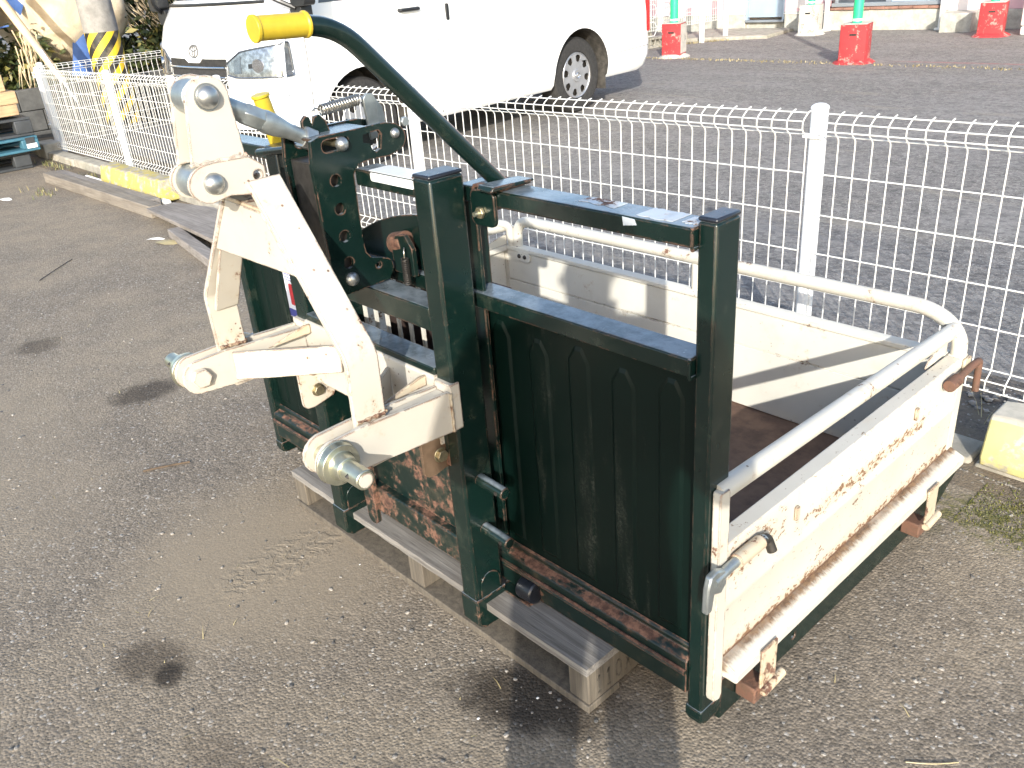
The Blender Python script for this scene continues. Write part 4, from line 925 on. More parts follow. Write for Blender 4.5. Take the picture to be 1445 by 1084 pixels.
mb.f += [tuple(range(N - 1, -1, -1)), tuple(range((len(rows) - 1) * N, len(rows) * N))]; mb.mi += [0, 0]
bme = mb.mesh('van_body_raw', [M['car_white'], M['wheelwell']], (0, 0, 0))
bo = bpy.data.objects.new('van_body_raw', bme); COL.objects.link(bo)
cut = MB()
for u in (0, 2.57):
    for s_ in (1, -1):
        cut.prism([(u - .40, .1)] + arc(u, .345, .405, 180, 0, 20) + [(u + .40, .1)], 'y', s_ * .50, s_ * .95)
cme = cut.mesh('cutter', M['wheelwell'], (0, 0, 0)); co = bpy.data.objects.new('cutter', cme); COL.objects.link(co)
bm_ = bo.modifiers.new('b', 'BOOLEAN'); bm_.operation = 'DIFFERENCE'; bm_.object = co; bm_.solver = 'EXACT'
bpy.context.view_layer.update()
dg = bpy.context.evaluated_depsgraph_get(); nm = bpy.data.meshes.new_from_object(bo.evaluated_get(dg)); nm.name = 'van_body'
bpy.data.objects.remove(bo); bpy.data.objects.remove(co)
nm.materials.clear(); nm.materials.append(M['car_white']); nm.materials.append(M['wheelwell'])
for p in nm.polygons:
    c = p.center; p.use_smooth = True; p.material_index = 0
    for u in (0, 2.57):
        if math.hypot(c.x - u, c.z - .345) < .412 and abs(c.y) < .83 and c.z > .262: p.material_index = 1
    if c.z < .265: p.material_index = 1
bb = bmesh.new(); bb.from_mesh(nm)
for e in bb.edges: e.smooth = len(e.link_faces) == 2 and e.calc_face_angle(0) < R(32)
bb.to_mesh(nm); bb.free()
body = bpy.data.objects.new('body', nm); COL.objects.link(body); body.parent = van; ROOTLOC[body.name] = Vector((0, 0, 0))
def vp(mb, name, mat, parent=None, bevel=0, smooth=None): return mb.build(name, M[mat] if isinstance(mat, str) else mat, parent or van, bevel, smooth, off=(0, 0, 0))
def side_panel(u0, u1, z0, z1, s_, off=.004, nu=10, nz=8, inset=None):
    mb = MB(); vs = []
    for k in range(nz + 1):
        z = z0 + (z1 - z0) * k / nz
        for i in range(nu + 1):
            u = u0 + (u1 - u0) * i / nu
            if inset: u = u + inset(u, z)
            vs.append((u, s_ * (side_v(u, z) + off), z))
    mb.add(vs, [(k * (nu + 1) + i, k * (nu + 1) + i + 1, (k + 1) * (nu + 1) + i + 1, (k + 1) * (nu + 1) + i) for k in range(nz) for i in range(nu)]); return mb
def seam(pts, s_, w=.004):
    mb = MB()
    for (ua, za), (ub, zb_) in zip(pts[:-1], pts[1:]):
        n = 6
        for i in range(n):
            p = []; 
            for t in (i / n, (i + 1) / n):
                u, z = ua + (ub - ua) * t, za + (zb_ - za) * t; p.append(Vector((u, s_ * (side_v(u, z) + .0012), z)))
            mb.beam(p[0], p[1], w, .002, up=(0, s_, 0))
    return mb
for s_ in (1, -1):
    vp(seam([(3.02, 1.2), (3.05, .34)], s_), 'front_door_seam', 'black_trim')
    vp(seam([(1.80, 1.85), (1.80, .30)], s_), 'front_door_seam', 'black_trim')
    vp(seam([(.72, 1.80), (.72, .30)], s_), 'sliding_door_seam', 'black_trim')
    vp(seam([(.72, 1.16), (-1.0, 1.16)], s_, .008), 'sliding_rail', 'black_trim')
    for (u0, u1) in ((1.88, 2.86), (.80, 1.72), (-.85, .62)):
        ins = (lambda u, z: -.36 * max(0, z - 1.2) * max(0, (u - 2.4)) / .46) if u1 > 2 else None
        wn = vp(side_panel(u0, u1, 1.20, 1.70, s_, .003, inset=ins), 'side_window', 'glass')
    hd = vp(MB().tube(fillet([(1.98, s_ * (.832), 1.09), (1.98, s_ * .862, 1.09), (2.16, s_ * .862, 1.09), (2.16, s_ * .832, 1.09)], .02), .014, 8), 'door_handle', 'black_trim', None, 0, 40)
    hd = vp(MB().prism(rrect(1.665, .98, 1.69, 1.10, .01), 'y', s_ * .836, s_ * .853), 'door_handle', 'black_trim', None, .004)
    # mirror on an arm
    ma = vp(MB().tube(fillet([(3.27, s_ * .72, 1.32), (3.21, s_ * .84, 1.25), (3.12, s_ * .92, 1.19)], .05), .016, 8), 'mirror_arm', 'black_trim', None, 0, 40)
    vp(MB().prism(rrect(s_ * .92 - .06, 1.10, s_ * .92 + .06, 1.21, .02), 'x', 3.03, 3.12), 'mirror_base', 'black_trim', ma, .012)
    vp(MB().prism(rrect(s_ * .98 - .08, 1.2, s_ * .98 + .08, 1.42, .03), 'x', 3.05, 3.14), 'mirror_shell', 'black_trim', ma, .02)
    # headlight wrapping the corner
    mb = MB(); vs = []; nu, nz = 12, 6
    def hp(i, k, off):
        t = i / nu
        zlo, zhi = .772 + .03 * max(0, .1 - t) * 10 * .6, .925 + .06 * min(1, t * 1.6) - .055 * max(0, .17 - t) / .17
        z = zlo + (zhi - zlo) * k / nz; v0 = .40 + .05 * (k / nz - .5) * 0
        w = lerp_lev(z)[3]
        if t < .55:
            v = v0 + (w - .02 - v0) * t / .55; u = front_u(z, v)
        else:
            u1 = front_u(z, w - .02); u = u1 - (t - .55) / .45 * (u1 - 3.16); v = w - .02 + (side_v(u, z) - (w - .02)) * min(1, (t - .55) / .12)
        return Vector((u + off * (1 - .6 * t), s_ * (v + off * t), z))
    vs = [hp(i, k, .006) for k in range(nz + 1) for i in range(nu + 1)]
    mb.add(vs, [(k * (nu + 1) + i, k * (nu + 1) + i + 1, (k + 1) * (nu + 1) + i + 1, (k + 1) * (nu + 1) + i) for k in range(nz) for i in range(nu)])
    hl = vp(mb, 'headlight', 'lamp_glass', None, 0, 50)
    rim = [hp(i, 0, .007) for i in range(nu + 1)] + [hp(nu, k, .007) for k in range(1, nz + 1)] + [hp(i, nz, .007) for i in range(nu - 1, -1, -1)] + [hp(0, k, .007) for k in range(nz - 1, 0, -1)]
    vp(MB().tube(rim + [rim[0]], .006, 6), 'lamp_rim', 'lamp_dark', hl, 0, 60)
    for (i0, i1, k0, k1, mt) in ((1, 2, 1, 5, 'lamp_dark'), (3, 4, 2, 3, 'black_trim'), (6, 7, 1, 5, 'lamp_dark'), (8, 11, 4, 5, 'lamp_dark'), (9, 11, 1, 2, 'lamp_dark'), (8, 9, 3, 3.4, 'orange')):
        q_ = [hp(i0, k0, .0085), hp(i1, k0, .0085), hp(i1, k1, .0085), hp(i0, k1, .0085)]
        vp(MB().add(q_, [(0, 1, 2, 3)]), 'reflector', mt, hl)
    vp(MB().tube([hp(4.2, 2.4, -.004), hp(4.2, 2.4, .012)], .045, 18), 'bulb_bowl', 'chrome', hl, 0, 40)
    # tail lamp
    vp(MB().prism(rrect(-1.10, .62, -1.02, 1.05, .02), 'y', s_ * .82, s_ * .84), 'tail_lamp', 'red_lens', None, .006)
    # mud flap
    vp(MB().box((-.40, s_ * .60, .16), (-.39, s_ * .80, .40)), 'mud_flap', 'wheelwell')
# windscreen, wiper
mb = MB(); nu, nz = 14, 8; vs = []
for k in range(nz + 1):
    z = 1.27 + .55 * k / nz; w = lerp_lev(z)[3] - .10
    for i in range(nu + 1): v = -w + 2 * w * i / nu; vs.append((front_u(z, v) + .004, v, z))
mb.add(vs, [(k * (nu + 1) + i, k * (nu + 1) + i + 1, (k + 1) * (nu + 1) + i + 1, (k + 1) * (nu + 1) + i) for k in range(nz) for i in range(nu)])
ws = vp(mb, 'windscreen', 'glass', None, 0, 60)
vp(MB().tube([(front_u(1.24, v) + .012, v, 1.24) for v in [-.66 + .1 * i for i in range(14)]], .012, 6), 'windscreen_cowl', 'black_trim', ws, 0, 60)
vp(MB().tube([(front_u(1.28, .55) + .02, .55, 1.26), (front_u(1.33, .1) + .02, .1, 1.33), (front_u(1.36, -.2) + .02, -.2, 1.36)], .007, 6), 'wiper', 'black_trim', ws)
# grille
def fpatch(v0, v1, z0, z1, off, nu=12, nz=2):
    vs = [(front_u(z0 + (z1 - z0) * k / nz, v0 + (v1 - v0) * i / nu) + off, v0 + (v1 - v0) * i / nu, z0 + (z1 - z0) * k / nz) for k in range(nz + 1) for i in range(nu + 1)]
    return MB().add(vs, [(k * (nu + 1) + i, k * (nu + 1) + i + 1, (k + 1) * (nu + 1) + i + 1, (k + 1) * (nu + 1) + i) for k in range(nz) for i in range(nu)])
gr = vp(fpatch(-.38, .38, .70, .885, .003), 'grille', 'tyre')
vp(fpatch(-.39, .39, .845, .895, .0065), 'grille_top_gap', 'dark_steel', gr)
for z, t_ in ((.838, .009), (.775, .006)):
    vp(MB().tube([(front_u(z, v) + .012, v, z) for v in [-.38 + .04 * i for i in range(20)]], t_, 8), 'grille_bar', 'chrome', gr, 0, 60)
vp(MB().prism([(-.13, .90), (.13, .90), (.08, .868), (-.08, .868)], 'x', 3.35, 3.43), 'hood_tongue', 'car_white', gr, .004)
# round emblem of three ovals above the grille
def oval(cv, cz, rv, rz, off=.004): return [(front_u(cz + rz * math.sin(a), cv + rv * math.cos(a)) + off, cv + rv * math.cos(a), cz + rz * math.sin(a)) for a in [2 * math.pi * i / 22 for i in range(23)]]
em = vp(MB().tube(oval(0, .945, .062, .042), .005, 6), 'emblem', 'ac_dark', None, 0, 60)
vp(MB().tube(oval(0, .962, .042, .016), .0035, 6), 'emblem_oval', 'ac_dark', em, 0, 60); vp(MB().tube(oval(0, .943, .016, .038), .0035, 6), 'emblem_oval', 'ac_dark', em, 0, 60)
vp(fpatch(-.78, .78, .36, .42, .003), 'bumper_slot', 'black_trim')
vp(MB().prism(rrect(-.17, .48, .17, .64, .01), 'x', 3.442, 3.452), 'number_plate', 'white_print', None, .002)
vp(seam([(-1.06, .49), (-.40, .47)], 1), 'bumper_seam', 'black_trim'); vp(seam([(-1.06, .49), (-.40, .47)], -1), 'bumper_seam', 'black_trim')
# rear window and tailgate handle
vp(MB().box((-1.118, -.6, 1.2), (-1.10, .6, 1.65)), 'rear_window', 'glass', None, .004)
vp(MB().box((-1.15, -.35, .62), (-1.122, .35, .70)), 'tailgate_handle', 'black_trim', None, .006)
# underbody
vp(MB().box((-.9, -.5, .20), (3.1, .5, .262)), 'underbody', 'wheelwell')
# wheels
def wheel(u, s_):
    w = vp(MB(), 'wheel', 'tyre') if False else None
    tr = [(.0, .335), (.02, .34), (.16, .34), (.185, .32), (.192, .27), (.185, .215), (.17, .205), (.01, .205), (-.0, .22)]
    mb = MB(); n = 40
    for y, r in tr:
        for j in range(n): a = 2 * math.pi * j / n; mb.v.append(Vector((u + r * math.cos(a), s_ * (.585 + y), .335 + r * math.sin(a))))
    for k in range(len(tr)):
        k2 = (k + 1) % len(tr)
        for j in range(n): mb.f.append((k * n + j, k * n + (j + 1) % n, k2 * n + (j + 1) % n, k2 * n + j)); mb.mi.append(0)
    ty = vp(mb, 'wheel', 'tyre', None, 0, 40)
    # disc with eight openings
    cy_ = .585 + .168
    hol = []
    for i in range(8):
        a = 2 * math.pi * i / 8 + .2
        hol.append([(u + math.cos(a + da) * rr, .335 + math.sin(a + da) * rr) for da, rr in ((-.17, .128), (-.21, .168), (-.12, .185), (.12, .185), (.21, .168), (.17, .128), (0, .118))])
    dk = vp(MB().prism(circ(u, .335, .205, 40), 'y', s_ * cy_, s_ * (cy_ + .008), hol), 'wheel_disc', 'wheel', ty, .003)
    vp(MB().prism(circ(u, .335, .2, 32), 'y', s_ * (cy_ - .03), s_ * (cy_ - .025)), 'brake_drum', 'dark_steel', ty)
    vp(MB().tube([(u, s_ * cy_, .335), (u, s_ * (cy_ + .022), .335), (u, s_ * (cy_ + .0221), .335)], [.065, .055, .01], 24), 'hub_cap', 'wheel', ty, .002, 40)
    vp(MB().tube([(u + .2 * math.cos(a), s_ * (cy_ + .006), .335 + .2 * math.sin(a)) for a in [2 * math.pi * i / 40 for i in range(41)]], .008, 6), 'rim_lip', 'wheel', ty, 0, 60)
    o_ = [(u + .034 * math.cos(a), s_ * (cy_ + .024), .335 + .024 * math.sin(a)) for a in [2 * math.pi * i / 18 for i in range(19)]]
    vp(MB().tube(o_, .003, 5), 'hub_emblem', 'chrome', ty); vp(MB().tube([(u + .011 * math.cos(a), s_ * (cy_ + .024), .335 + .022 * math.sin(a)) for a in [2 * math.pi * i / 18 for i in range(19)]], .0025, 5), 'hub_emblem', 'chrome', ty)
for u in (0, 2.57):
    for s_ in (1, -1): wheel(u, s_)

# ------------------------------------------------------------------ posts with concrete feet
def bollard(x, y, h, w, mats, label, rz=0, pipe=True, face=None):
    t = thing('pipe_support_post', label, 'post', (x, y, ZL), rz, 'green pipes standing in concrete feet')
    mb = MB().prism(rrect(-w / 2, -w / 2, w / 2, w / 2, .012, 2), 'z', 0, h)
    f = mb.build('concrete_foot', M[mats[0]], t, .01, off=(0, 0, 0))
    if face:
        for k, (p0, p1) in enumerate(face): MB().box(p0, p1).build('unpainted_side', M['post_white'], f, off=(0, 0, 0))
    MB().box((-w / 2 + .004, -w / 2 + .004, h + .0005), (w / 2 - .004, w / 2 - .004, h + .008)).build('foot_top', M['post_white'], f, .003, off=(0, 0, 0))
    n = 20; mb = MB(); vs = []
    rr = random.Random(int(abs(x) * 100))
    for r, z in ((w * .55, .045), (w * .68, .02), (w * .82, -.01)):
        for j in range(n): a = 2 * math.pi * j / n; q = r * (1 + .12 * abs(math.sin(2 * a))) * rr.uniform(.94, 1.06); vs.append((q * math.cos(a), q * math.sin(a), z))
    mb.add(vs + [(0, 0, .06)], [(k * n + j, k * n + (j + 1) % n, (k + 1) * n + (j + 1) % n, (k + 1) * n + j) for k in range(2) for j in range(n)] + [((j + 1) % n, j, 3 * n) for j in range(n)])
    mb.build('spread_footing', M[mats[1]], f, smooth=50, off=(0, 0, 0))
    MB().box((-.04, -w / 2 - .003, h * .72), (.04, -w / 2 + .002, h * .77)).build('slot', M['dark_steel'], f, off=(0, 0, 0))
    if pipe:
        p = MB().cyl((0, 0, h + .008), (0, 0, 2.6), .055, 18).build('pipe', M['green_pipe'], t, smooth=40, off=(0, 0, 0))
        MB().cyl((0, 0, h + .03), (0, 0, h + .055), .058, 18).build('pipe_band', M['pvc'], p, smooth=40, off=(0, 0, 0))
    return t
bollard(-4.60, 9.45, .43, .30, ('red_paint', 'red_paint'), 'red concrete foot with green pipe standing alone in the middle of the lot', .25)
bollard(-7.24, 9.45, .44, .27, ('red_paint', 'post_white'), 'red foot with one bare grey side and green pipe beside the van tail', .35, face=[((.1355, -.13, .06), (.1385, .13, .43))])
bollard(-4.12, 12.25, .42, .30, ('red_paint', 'red_paint'), 'red concrete foot with green pipe close to the white outdoor unit', .2)
bollard(-6.77, 12.25, .42, .28, ('post_white', 'post_white'), 'white concrete foot with green pipe against the pink wall', .15)
for (x, y, r, lab) in ((-8.04, 12.2, .14, 'white flat scrap lying before the door step'), (-5.42, 11.65, .13, 'single white flat scrap right of the middle red post'), (-4.9, 11.80, .15, 'larger white flat scrap of the pair left of the far red post'), (-4.72, 11.98, .09, 'smaller white flat scrap of the pair left of the far red post'), (-4.40, 11.85, .16, 'white flat scrap nearest the far red post')):
    mb = MB(); rr = random.Random(int(-x * 50)); n = 12
    vs = [(r * rr.uniform(.75, 1.1) * math.cos(2 * math.pi * i / n), r * .8 * rr.uniform(.75, 1.1) * math.sin(2 * math.pi * i / n), .004) for i in range(n)]
    mb.add(vs + [(p[0] * .8, p[1] * .8, .022) for p in vs], [tuple(range(n, 2 * n))] + [(i, (i + 1) % n, n + (i + 1) % n, n + i) for i in range(n)])
    tag(mb.build('white_scrap', M['pvc'], None, off=(x, y, 0)), lab, 'scrap', 'white scraps on the lot').location = (x, y, ZL)

# ------------------------------------------------------------------ pink building
BR = R(6.48); bl = thing('pink_building', 'pink building with grey-blue door, low window and concrete base behind the lot', 'building', (-6.736, 12.831, 0), BR)
def bp(mb, name, mat, bevel=0, parent=None): return mb.build(name, M[mat], parent or bl, bevel, off=(0, 0, 0))
# wall as a frame round door and window
bp(MB().box((-4.5, .02, .07), (-1.47, .25, 3.2)), 'wall', 'pink'); bp(MB().box((-.80, .02, .07), (-.10, .25, 3.2)), 'wall', 'pink')
bp(MB().box((-1.47, .02, 1.95), (-.80, .25, 3.2)), 'wall', 'pink'); bp(MB().box((-.10, .02, 1.35), (1.60, .25, 3.2)), 'wall', 'pink'); bp(MB().box((1.60, .02, .07), (5, .25, 3.2)), 'wall', 'pink')
bp(MB().box((1.72, .008, .062), (2.10, .0195, .9)), 'wall_patch', 'pinkwhite')
bp(MB().box((-.63, .010, .15), (-.33, .0195, .8)), 'wall_patch', 'pinkwhite')
for z in (.30, .55, .80, 1.05):
    bp(MB().box((-4.5, .012, z), (-1.48, .0198, z + .008)), 'siding_joint', 'pinkwhite')
bp(MB().box((-4.5, .0, ZL - .1), (-1.48, .2, .0645)), 'foundation', 'bldg_base', .01); bp(MB().box((-.79, .0, ZL - .1), (1.62, .2, .100)), 'foundation', 'bldg_base', .01); bp(MB().box((1.625, .0, ZL - .1), (5, .2, .066)), 'foundation', 'bldg_base', .01)
bp(MB().box((-.80, -.012, .0655), (-.105, .018, .078)), 'base_trim', 'pvc', .002); bp(MB().box((-4.5, -.012, .0655), (-1.48, .018, .078)), 'base_trim', 'pvc', .002)
dr = bp(MB().box((-1.44, .03, .02), (-.83, .07, 1.92)), 'door', 'door_blue', .003)
bp(MB().box((-1.475, .0, -.02), (-1.44, .1, 1.95)), 'door_jamb', 'door_blue', .003, dr); bp(MB().box((-.83, .0, -.02), (-.795, .1, 1.95)), 'door_jamb', 'door_blue', .003, dr); bp(MB().box((-1.475, -.02, -.055), (-.795, .1, -.02)), 'door_sill', 'alu', .003, dr)
bp(MB().tube([(-.9, .0, .85), (-.9, .0, 1.0)], .012, 8), 'door_handle', 'chrome', 0, dr)
bp(MB().box((-1.48, .06, ZL - .05), (-.79, .2, -.056)), 'foundation', 'bldg_base', .01)
wn = bp(MB().box((.02, .06, .19), (1.58, .12, 1.35)), 'window', 'glass'); 
bp(MB().box((-.02, .0, .150), (1.60, .13, .205)), 'window_sill', 'alu', .004, wn)
for x0, x1 in ((.02, .07), (.80, .87), (1.53, 1.58)): bp(MB().box((x0, .03, .206), (x1, .058, 1.35)), 'window_frame', 'alu', .003, wn)
bp(MB().box((.88, .035, .207), (1.52, .0575, 1.34)), 'window_panel', 'door_blue', .002, wn)
x = -.03; i = 0
while x < 1.6:
    L = random.uniform(.19, .22); bp(MB().box((x + .003, -.03 + random.uniform(-.006, .006), .104), (x + L - .003, .10, .146 + random.uniform(-.006, .001))), 'brick', 'brick', .004); x += L
for x in (-.055, 1.66):
    d = bp(MB().cyl((x, -.075, ZL + .03), (x, -.075, 3.0), .038, 14), 'downpipe', 'pvc'); bp(MB().box((x - .06, -.085, .25), (x + .06, .0, .27)), 'pipe_clip', 'alu', .002, d)
    bp(MB().prism(circ(x, -.075, .085, 14), 'z', ZL + .001, ZL + .03), 'pipe_shoe', 'pvc', .006, d)
bp(MB().box((-4.6, -.6, 3.2), (5.1, 6, 3.35)), 'eave', 'pvc')
bp(MB().box((-4.5, .26, -.2), (5, 6, 3.19)), 'building_core', 'pinkwhite')
tag(MB().prism([(1.74, -.42), (2.16, -.42), (2.16, -.01), (1.74, -.01)], 'z', ZL - .02, .062).build('concrete_plinth', M['bldg_base'], None, .012, off=(0, 0, 0)), 'square grey concrete plinth against the wall left of the far red post', 'plinth')
pl_ = bpy.data.objects['concrete_plinth']; pl_.location = (-6.736, 12.831, 0); pl_.rotation_euler[2] = BR
tag(MB().prism([(-1.9, -1.6), (-.55, -1.1), (-.60, -.02), (-2.2, -.02)], 'z', ZL - .05, ZL + .05).build('door_step', M['concrete'], None, .02, off=(0, 0, 0)), 'low sloping concrete step in front of the grey-blue door', 'step')
ds_ = bpy.data.objects['door_step']; ds_.location = (-6.736, 12.831, 0); ds_.rotation_euler[2] = BR
# outdoor unit of an air conditioner
ac = thing('air_conditioner_unit', 'ivory outdoor air conditioner unit with round fan grille at the right edge', 'air conditioner', (-3.75, 12.70, ZL), BR)
acb = MB().box((-.1, -.30, .11), (.72, .0, .68)).build('case', M['ac'], ac, .015, off=(0, 0, 0))
MB().prism(circ(.27, .41, .235, 32), 'y', -.312, -.302).build('fan_well', M['ac_dark'], acb, off=(0, 0, 0))
for r in (.05, .09, .13, .17, .21, .235): MB().tube([(.27 + r * math.cos(a), -.316, .41 + r * math.sin(a)) for a in [2 * math.pi * i / 32 for i in range(33)]], .004, 5).build('grille_ring', M['ac'], acb, smooth=60, off=(0, 0, 0))
for k in range(6): a = math.pi * k / 6; MB().tube([(.27 - .235 * math.cos(a), -.318, .41 - .235 * math.sin(a)), (.27 + .235 * math.cos(a), -.318, .41 + .235 * math.sin(a))], .004, 5).build('grille_spoke', M['ac'], acb, off=(0, 0, 0))
for x in (-.02, .56): MB().box((x - .06, -.36, 0), (x + .10, .02, .105)).build('unit_foot', M['pvc'], ac, .02, off=(0, 0, 0))
# loose blocks behind the red post beside the van
for i, (x, y, z) in enumerate(((-8.35, 10.0, 0), (-8.35, 10.42, 0), (-8.37, 10.1, .155), (-8.3, 10.9, 0))):
    mb = MB().prism(rrect(-.2, .0, .2, .15, .006), 'x', -.07, .07, [rrect(-.15, .03, -.06, .12, .02), rrect(-.045, .03, .045, .12, .02), rrect(.06, .03, .15, .12, .02)])
    o = mb.build('hollow_block', M['concrete'], None, off=(0, 0, 0)); o.location = (x, y, ZL + z); tag(o, ['grey hollow block at the bottom left of the pile behind the fence', 'grey hollow block at the bottom middle of the pile behind the fence', 'grey hollow block lying on top of the pile behind the fence', 'lone grey hollow block right of the pile behind the fence'][i], 'block', 'hollow blocks behind the far fence')
tag(MB().tube([(-8.3, 10.75, ZL), (-8.3, 10.75, ZL + .2), (-8.3, 10.75, ZL + .22)], [.1, .13, .135], 18).build('plant_pot', plain('brown_pot', (.16, .08, .05), .6), None, smooth=40), 'dark brown round pot beside the hollow blocks', 'pot')

# ------------------------------------------------------------------ left background
up_ = thing('utility_pole', 'grey concrete utility pole wrapped in yellow and black stripes', 'utility pole', (-9.0, 2.44, ZL))
n = 28
MB().tube([(-9.0, 2.44, ZL - .1), (-9.0, 2.44, 2.0), (-9.0, 2.44, 6.5)], [.168, .16, .135], n).build('shaft', M['pole'], up_, smooth=50)
mb = MB(); H0, H1, rr_ = -.02, .86, .1675
nz = 12
mb.v = [Vector((-9.0 + (rr_ + .002 - .005 * k / nz) * math.cos(2 * math.pi * j / n), 2.44 + (rr_ + .002 - .005 * k / nz) * math.sin(2 * math.pi * j / n), H0 + (H1 - H0) * k / nz)) for k in range(nz + 1) for j in range(n + 1)]
mb.f = [(k * (n + 1) + j, k * (n + 1) + j + 1, (k + 1) * (n + 1) + j + 1, (k + 1) * (n + 1) + j) for k in range(nz) for j in range(n)]; mb.mi = [0] * len(mb.f)
me = mb.mesh('safety_wrap', M['bands'], ROOTLOC[up_.name], None, False); uv = me.uv_layers.new(name='UVMap')
for p in me.polygons:
    p.use_smooth = True
    for li in p.loop_indices:
        vi = me.loops[li].vertex_index; k, j = divmod(vi, n + 1); z = H0 + (H1 - H0) * k / nz
        uv.data[li].uv = ((j / n * 3 - z / (2 * math.pi * .165) * 3 * 1.0) * 1.0 / 1.0 * .3183 * math.pi / 1.0 * 2 * .1 * math.pi, 0)
sw = bpy.data.objects.new('safety_wrap', me); COL.objects.link(sw); sw.parent = up_
# low dark block wall behind the corner
bw = thing('block_wall', 'low dark grey concrete block wall behind the fence corner', 'wall', (-9.3, 1.6, ZL))
for r in range(3):
    for c in range(7):
        y = .35 + c * .4 + (.2 if r % 2 else 0)
        MB().box((-9.35, y + .004, ZL + r * .2), (-9.2, y + .396, ZL + r * .2 + .194)).build('block', M['darkblock'], bw, .006)
# pallet stack at the left edge
def pallet(name, x1, y0, z, L, D, h, mat, label, gap=True, rz=0):
    t = thing(name, label, 'pallet', (x1, y0, z), rz, 'pallets stacked at the left edge')
    for y in (0, D / 2 - .05, D - .1): MB().box((-L, y, .022), (0, y + .1, h - .022)).build('bearer', M[mat], t, .006, off=(0, 0, 0)) if not gap else [MB().box((-L * f - .12 if f else -.13, y, .022), (-L * f if f else 0, y + .1, h - .022)).build('bearer_block', M[mat], t, .006, off=(0, 0, 0)) for f in (0, .45, .9)]
    for k in range(5): MB().box((-L, k * D / 5 + .006, h - .0215), (0, (k + 1) * D / 5 - .012, h)).build('deck_board', M[mat], t, .004, off=(0, 0, 0))
    for k in (0, 2, 4): MB().box((-L, k * D / 5 + .006, .0), (0, (k + 1) * D / 5 - .012, .0215)).build('bottom_board', M[mat], t, .004, off=(0, 0, 0))
    return t
pallet('plastic_pallet', -7.50, 1.08, ZG + .002, 1.1, 1.1, .135, 'plastic_dark', 'dark grey plastic pallet at the bottom of the stack', rz=R(90))
tb = pallet('plastic_pallet', -7.45, 1.165, ZG + .140, 1.1, 1.1, .115, 'plastic_blue', 'pale blue plastic pallet, second from the bottom, with a white sticker', rz=R(92))
MB().box((-.10, -.003, .025), (-.02, -.0005, .06)).build('sticker', M['white_print'], tb, off=(0, 0, 0)); MB().box((-.1, -.0028, .062), (-.03, -.0004, .11)).build('grey_insert', M['plastic_dark'], tb, off=(0, 0, 0))
pallet('plastic_pallet', -7.48, 1.16, ZG + .258, 1.1, 1.1, .145, 'plastic_dark', 'dark grey plastic pallet on top of the pale blue one', rz=R(89))
def woodbeam(x1, y, z, L, w, h, lab, rz=0):
    o = MB().box((-L, 0, 0), (0, w, h)).build('wooden_beam', M['new_wood'], None, .006, off=(0, 0, 0)); o.location = (x1, y, z); o.rotation_euler[2] = rz; tag(o, lab, 'timber', 'fresh timbers on the pallet stack')
woodbeam(-7.50, 1.10, ZG + .425, 1.0, .45, .085, 'reddish fresh timber, lowest on the pallet stack', R(90))
woodbeam(-7.51, 1.12, ZG + .512, 1.0, .4, .10, 'pale fresh timber in the middle of the timbers on the pallets', R(91))
woodbeam(-7.53, 1.06, ZG + .614, .9, .36, .13, 'yellowish fresh timber, topmost on the pallet stack', R(88))
# wrapped bundles
def bundle(name, c, rad, mat, label, seed, amp=.12):
    bm = bmesh.new(); bmesh.ops.create_icosphere(bm, subdivisions=5, radius=1)
    for v in bm.verts:
        p = v.co.copy(); d = mnoise.fractal(p * 1.7 + Vector((seed, 0, 0)), 1, 2, 5) * amp + abs(mnoise.noise(Vector((p.x * 5 + seed, p.y * 5, p.z * .9)))) * .05
        q = p * (1 + d); v.co = Vector((q.x * rad[0], q.y * rad[1], q.z * rad[2]))
    for f in bm.faces: f.smooth = True
    me = bpy.data.meshes.new('wrap'); bm.to_mesh(me); bm.free(); me.materials.append(M[mat])
    t = thing(name, label, 'bundle', c); o = bpy.data.objects.new('wrap', me); COL.objects.link(o); o.parent = t; ROOTLOC[o.name] = Vector(c); return t
b1 = bundle('wrapped_bundle', (-10.3, 2.50, 1.55), (.72, .80, 1.1), 'sack', 'big cream cloth-wrapped bundle tied with blue rope behind the utility pole', 1.3)
b2 = bundle('wrapped_bundle', (-10.0, 1.30, 1.25), (.55, .47, .82), 'sack', 'cream cloth-wrapped bundle at the left edge of the photo', 4.7)
MB().tube([(-9.93 + .05 * math.sin(i), 2.02 + .16 * i, .98 - .05 * math.sin(i * .9) + .02 * i) for i in range(7)], .010, 6).build('rope', M['rope'], b1, smooth=60)
MB().tube([(-10.02 + .012 * i, 1.95 + .03 * i, 1.45 - .07 * i) for i in range(8)], .009, 6).build('rope', M['rope'], b1, smooth=60)
MB().tube([(-9.7, 1.4 + .1 * i, .93 + .012 * i) for i in range(5)], .009, 6).build('rope', M['rope'], b2, smooth=60)
def tarp(pts, name, label):
    mb = MB(); n = 8; A, B_, C, D_ = [Vector(p) for p in pts]; vs = []
    for i in range(n + 1):
        for j in range(n + 1):
            p = A.lerp(B_, i / n).lerp(D_.lerp(C, i / n), j / n); vs.append(p + Vector((.04 * mnoise.noise(p * 5), 0, .03 * mnoise.noise(p * 6 + Vector((3, 3, 3))))))
    mb.add(vs, [(i * (n + 1) + j, i * (n + 1) + j + 1, (i + 1) * (n + 1) + j + 1, (i + 1) * (n + 1) + j) for i in range(n) for j in range(n)])
    o = mb.build(name, M['tarp'], None, smooth=80); md = o.modifiers.new('s', 'SOLIDIFY'); md.thickness = .004; tag(o, label, 'tarp', 'blue tarpaulin scraps'); return o
tarp([(-9.7, 2.26, .42), (-9.7, 2.52, .42), (-9.74, 2.50, .95), (-9.74, 2.44, .95)], 'blue_tarp', 'blue tarpaulin scrap hanging left of the utility pole')
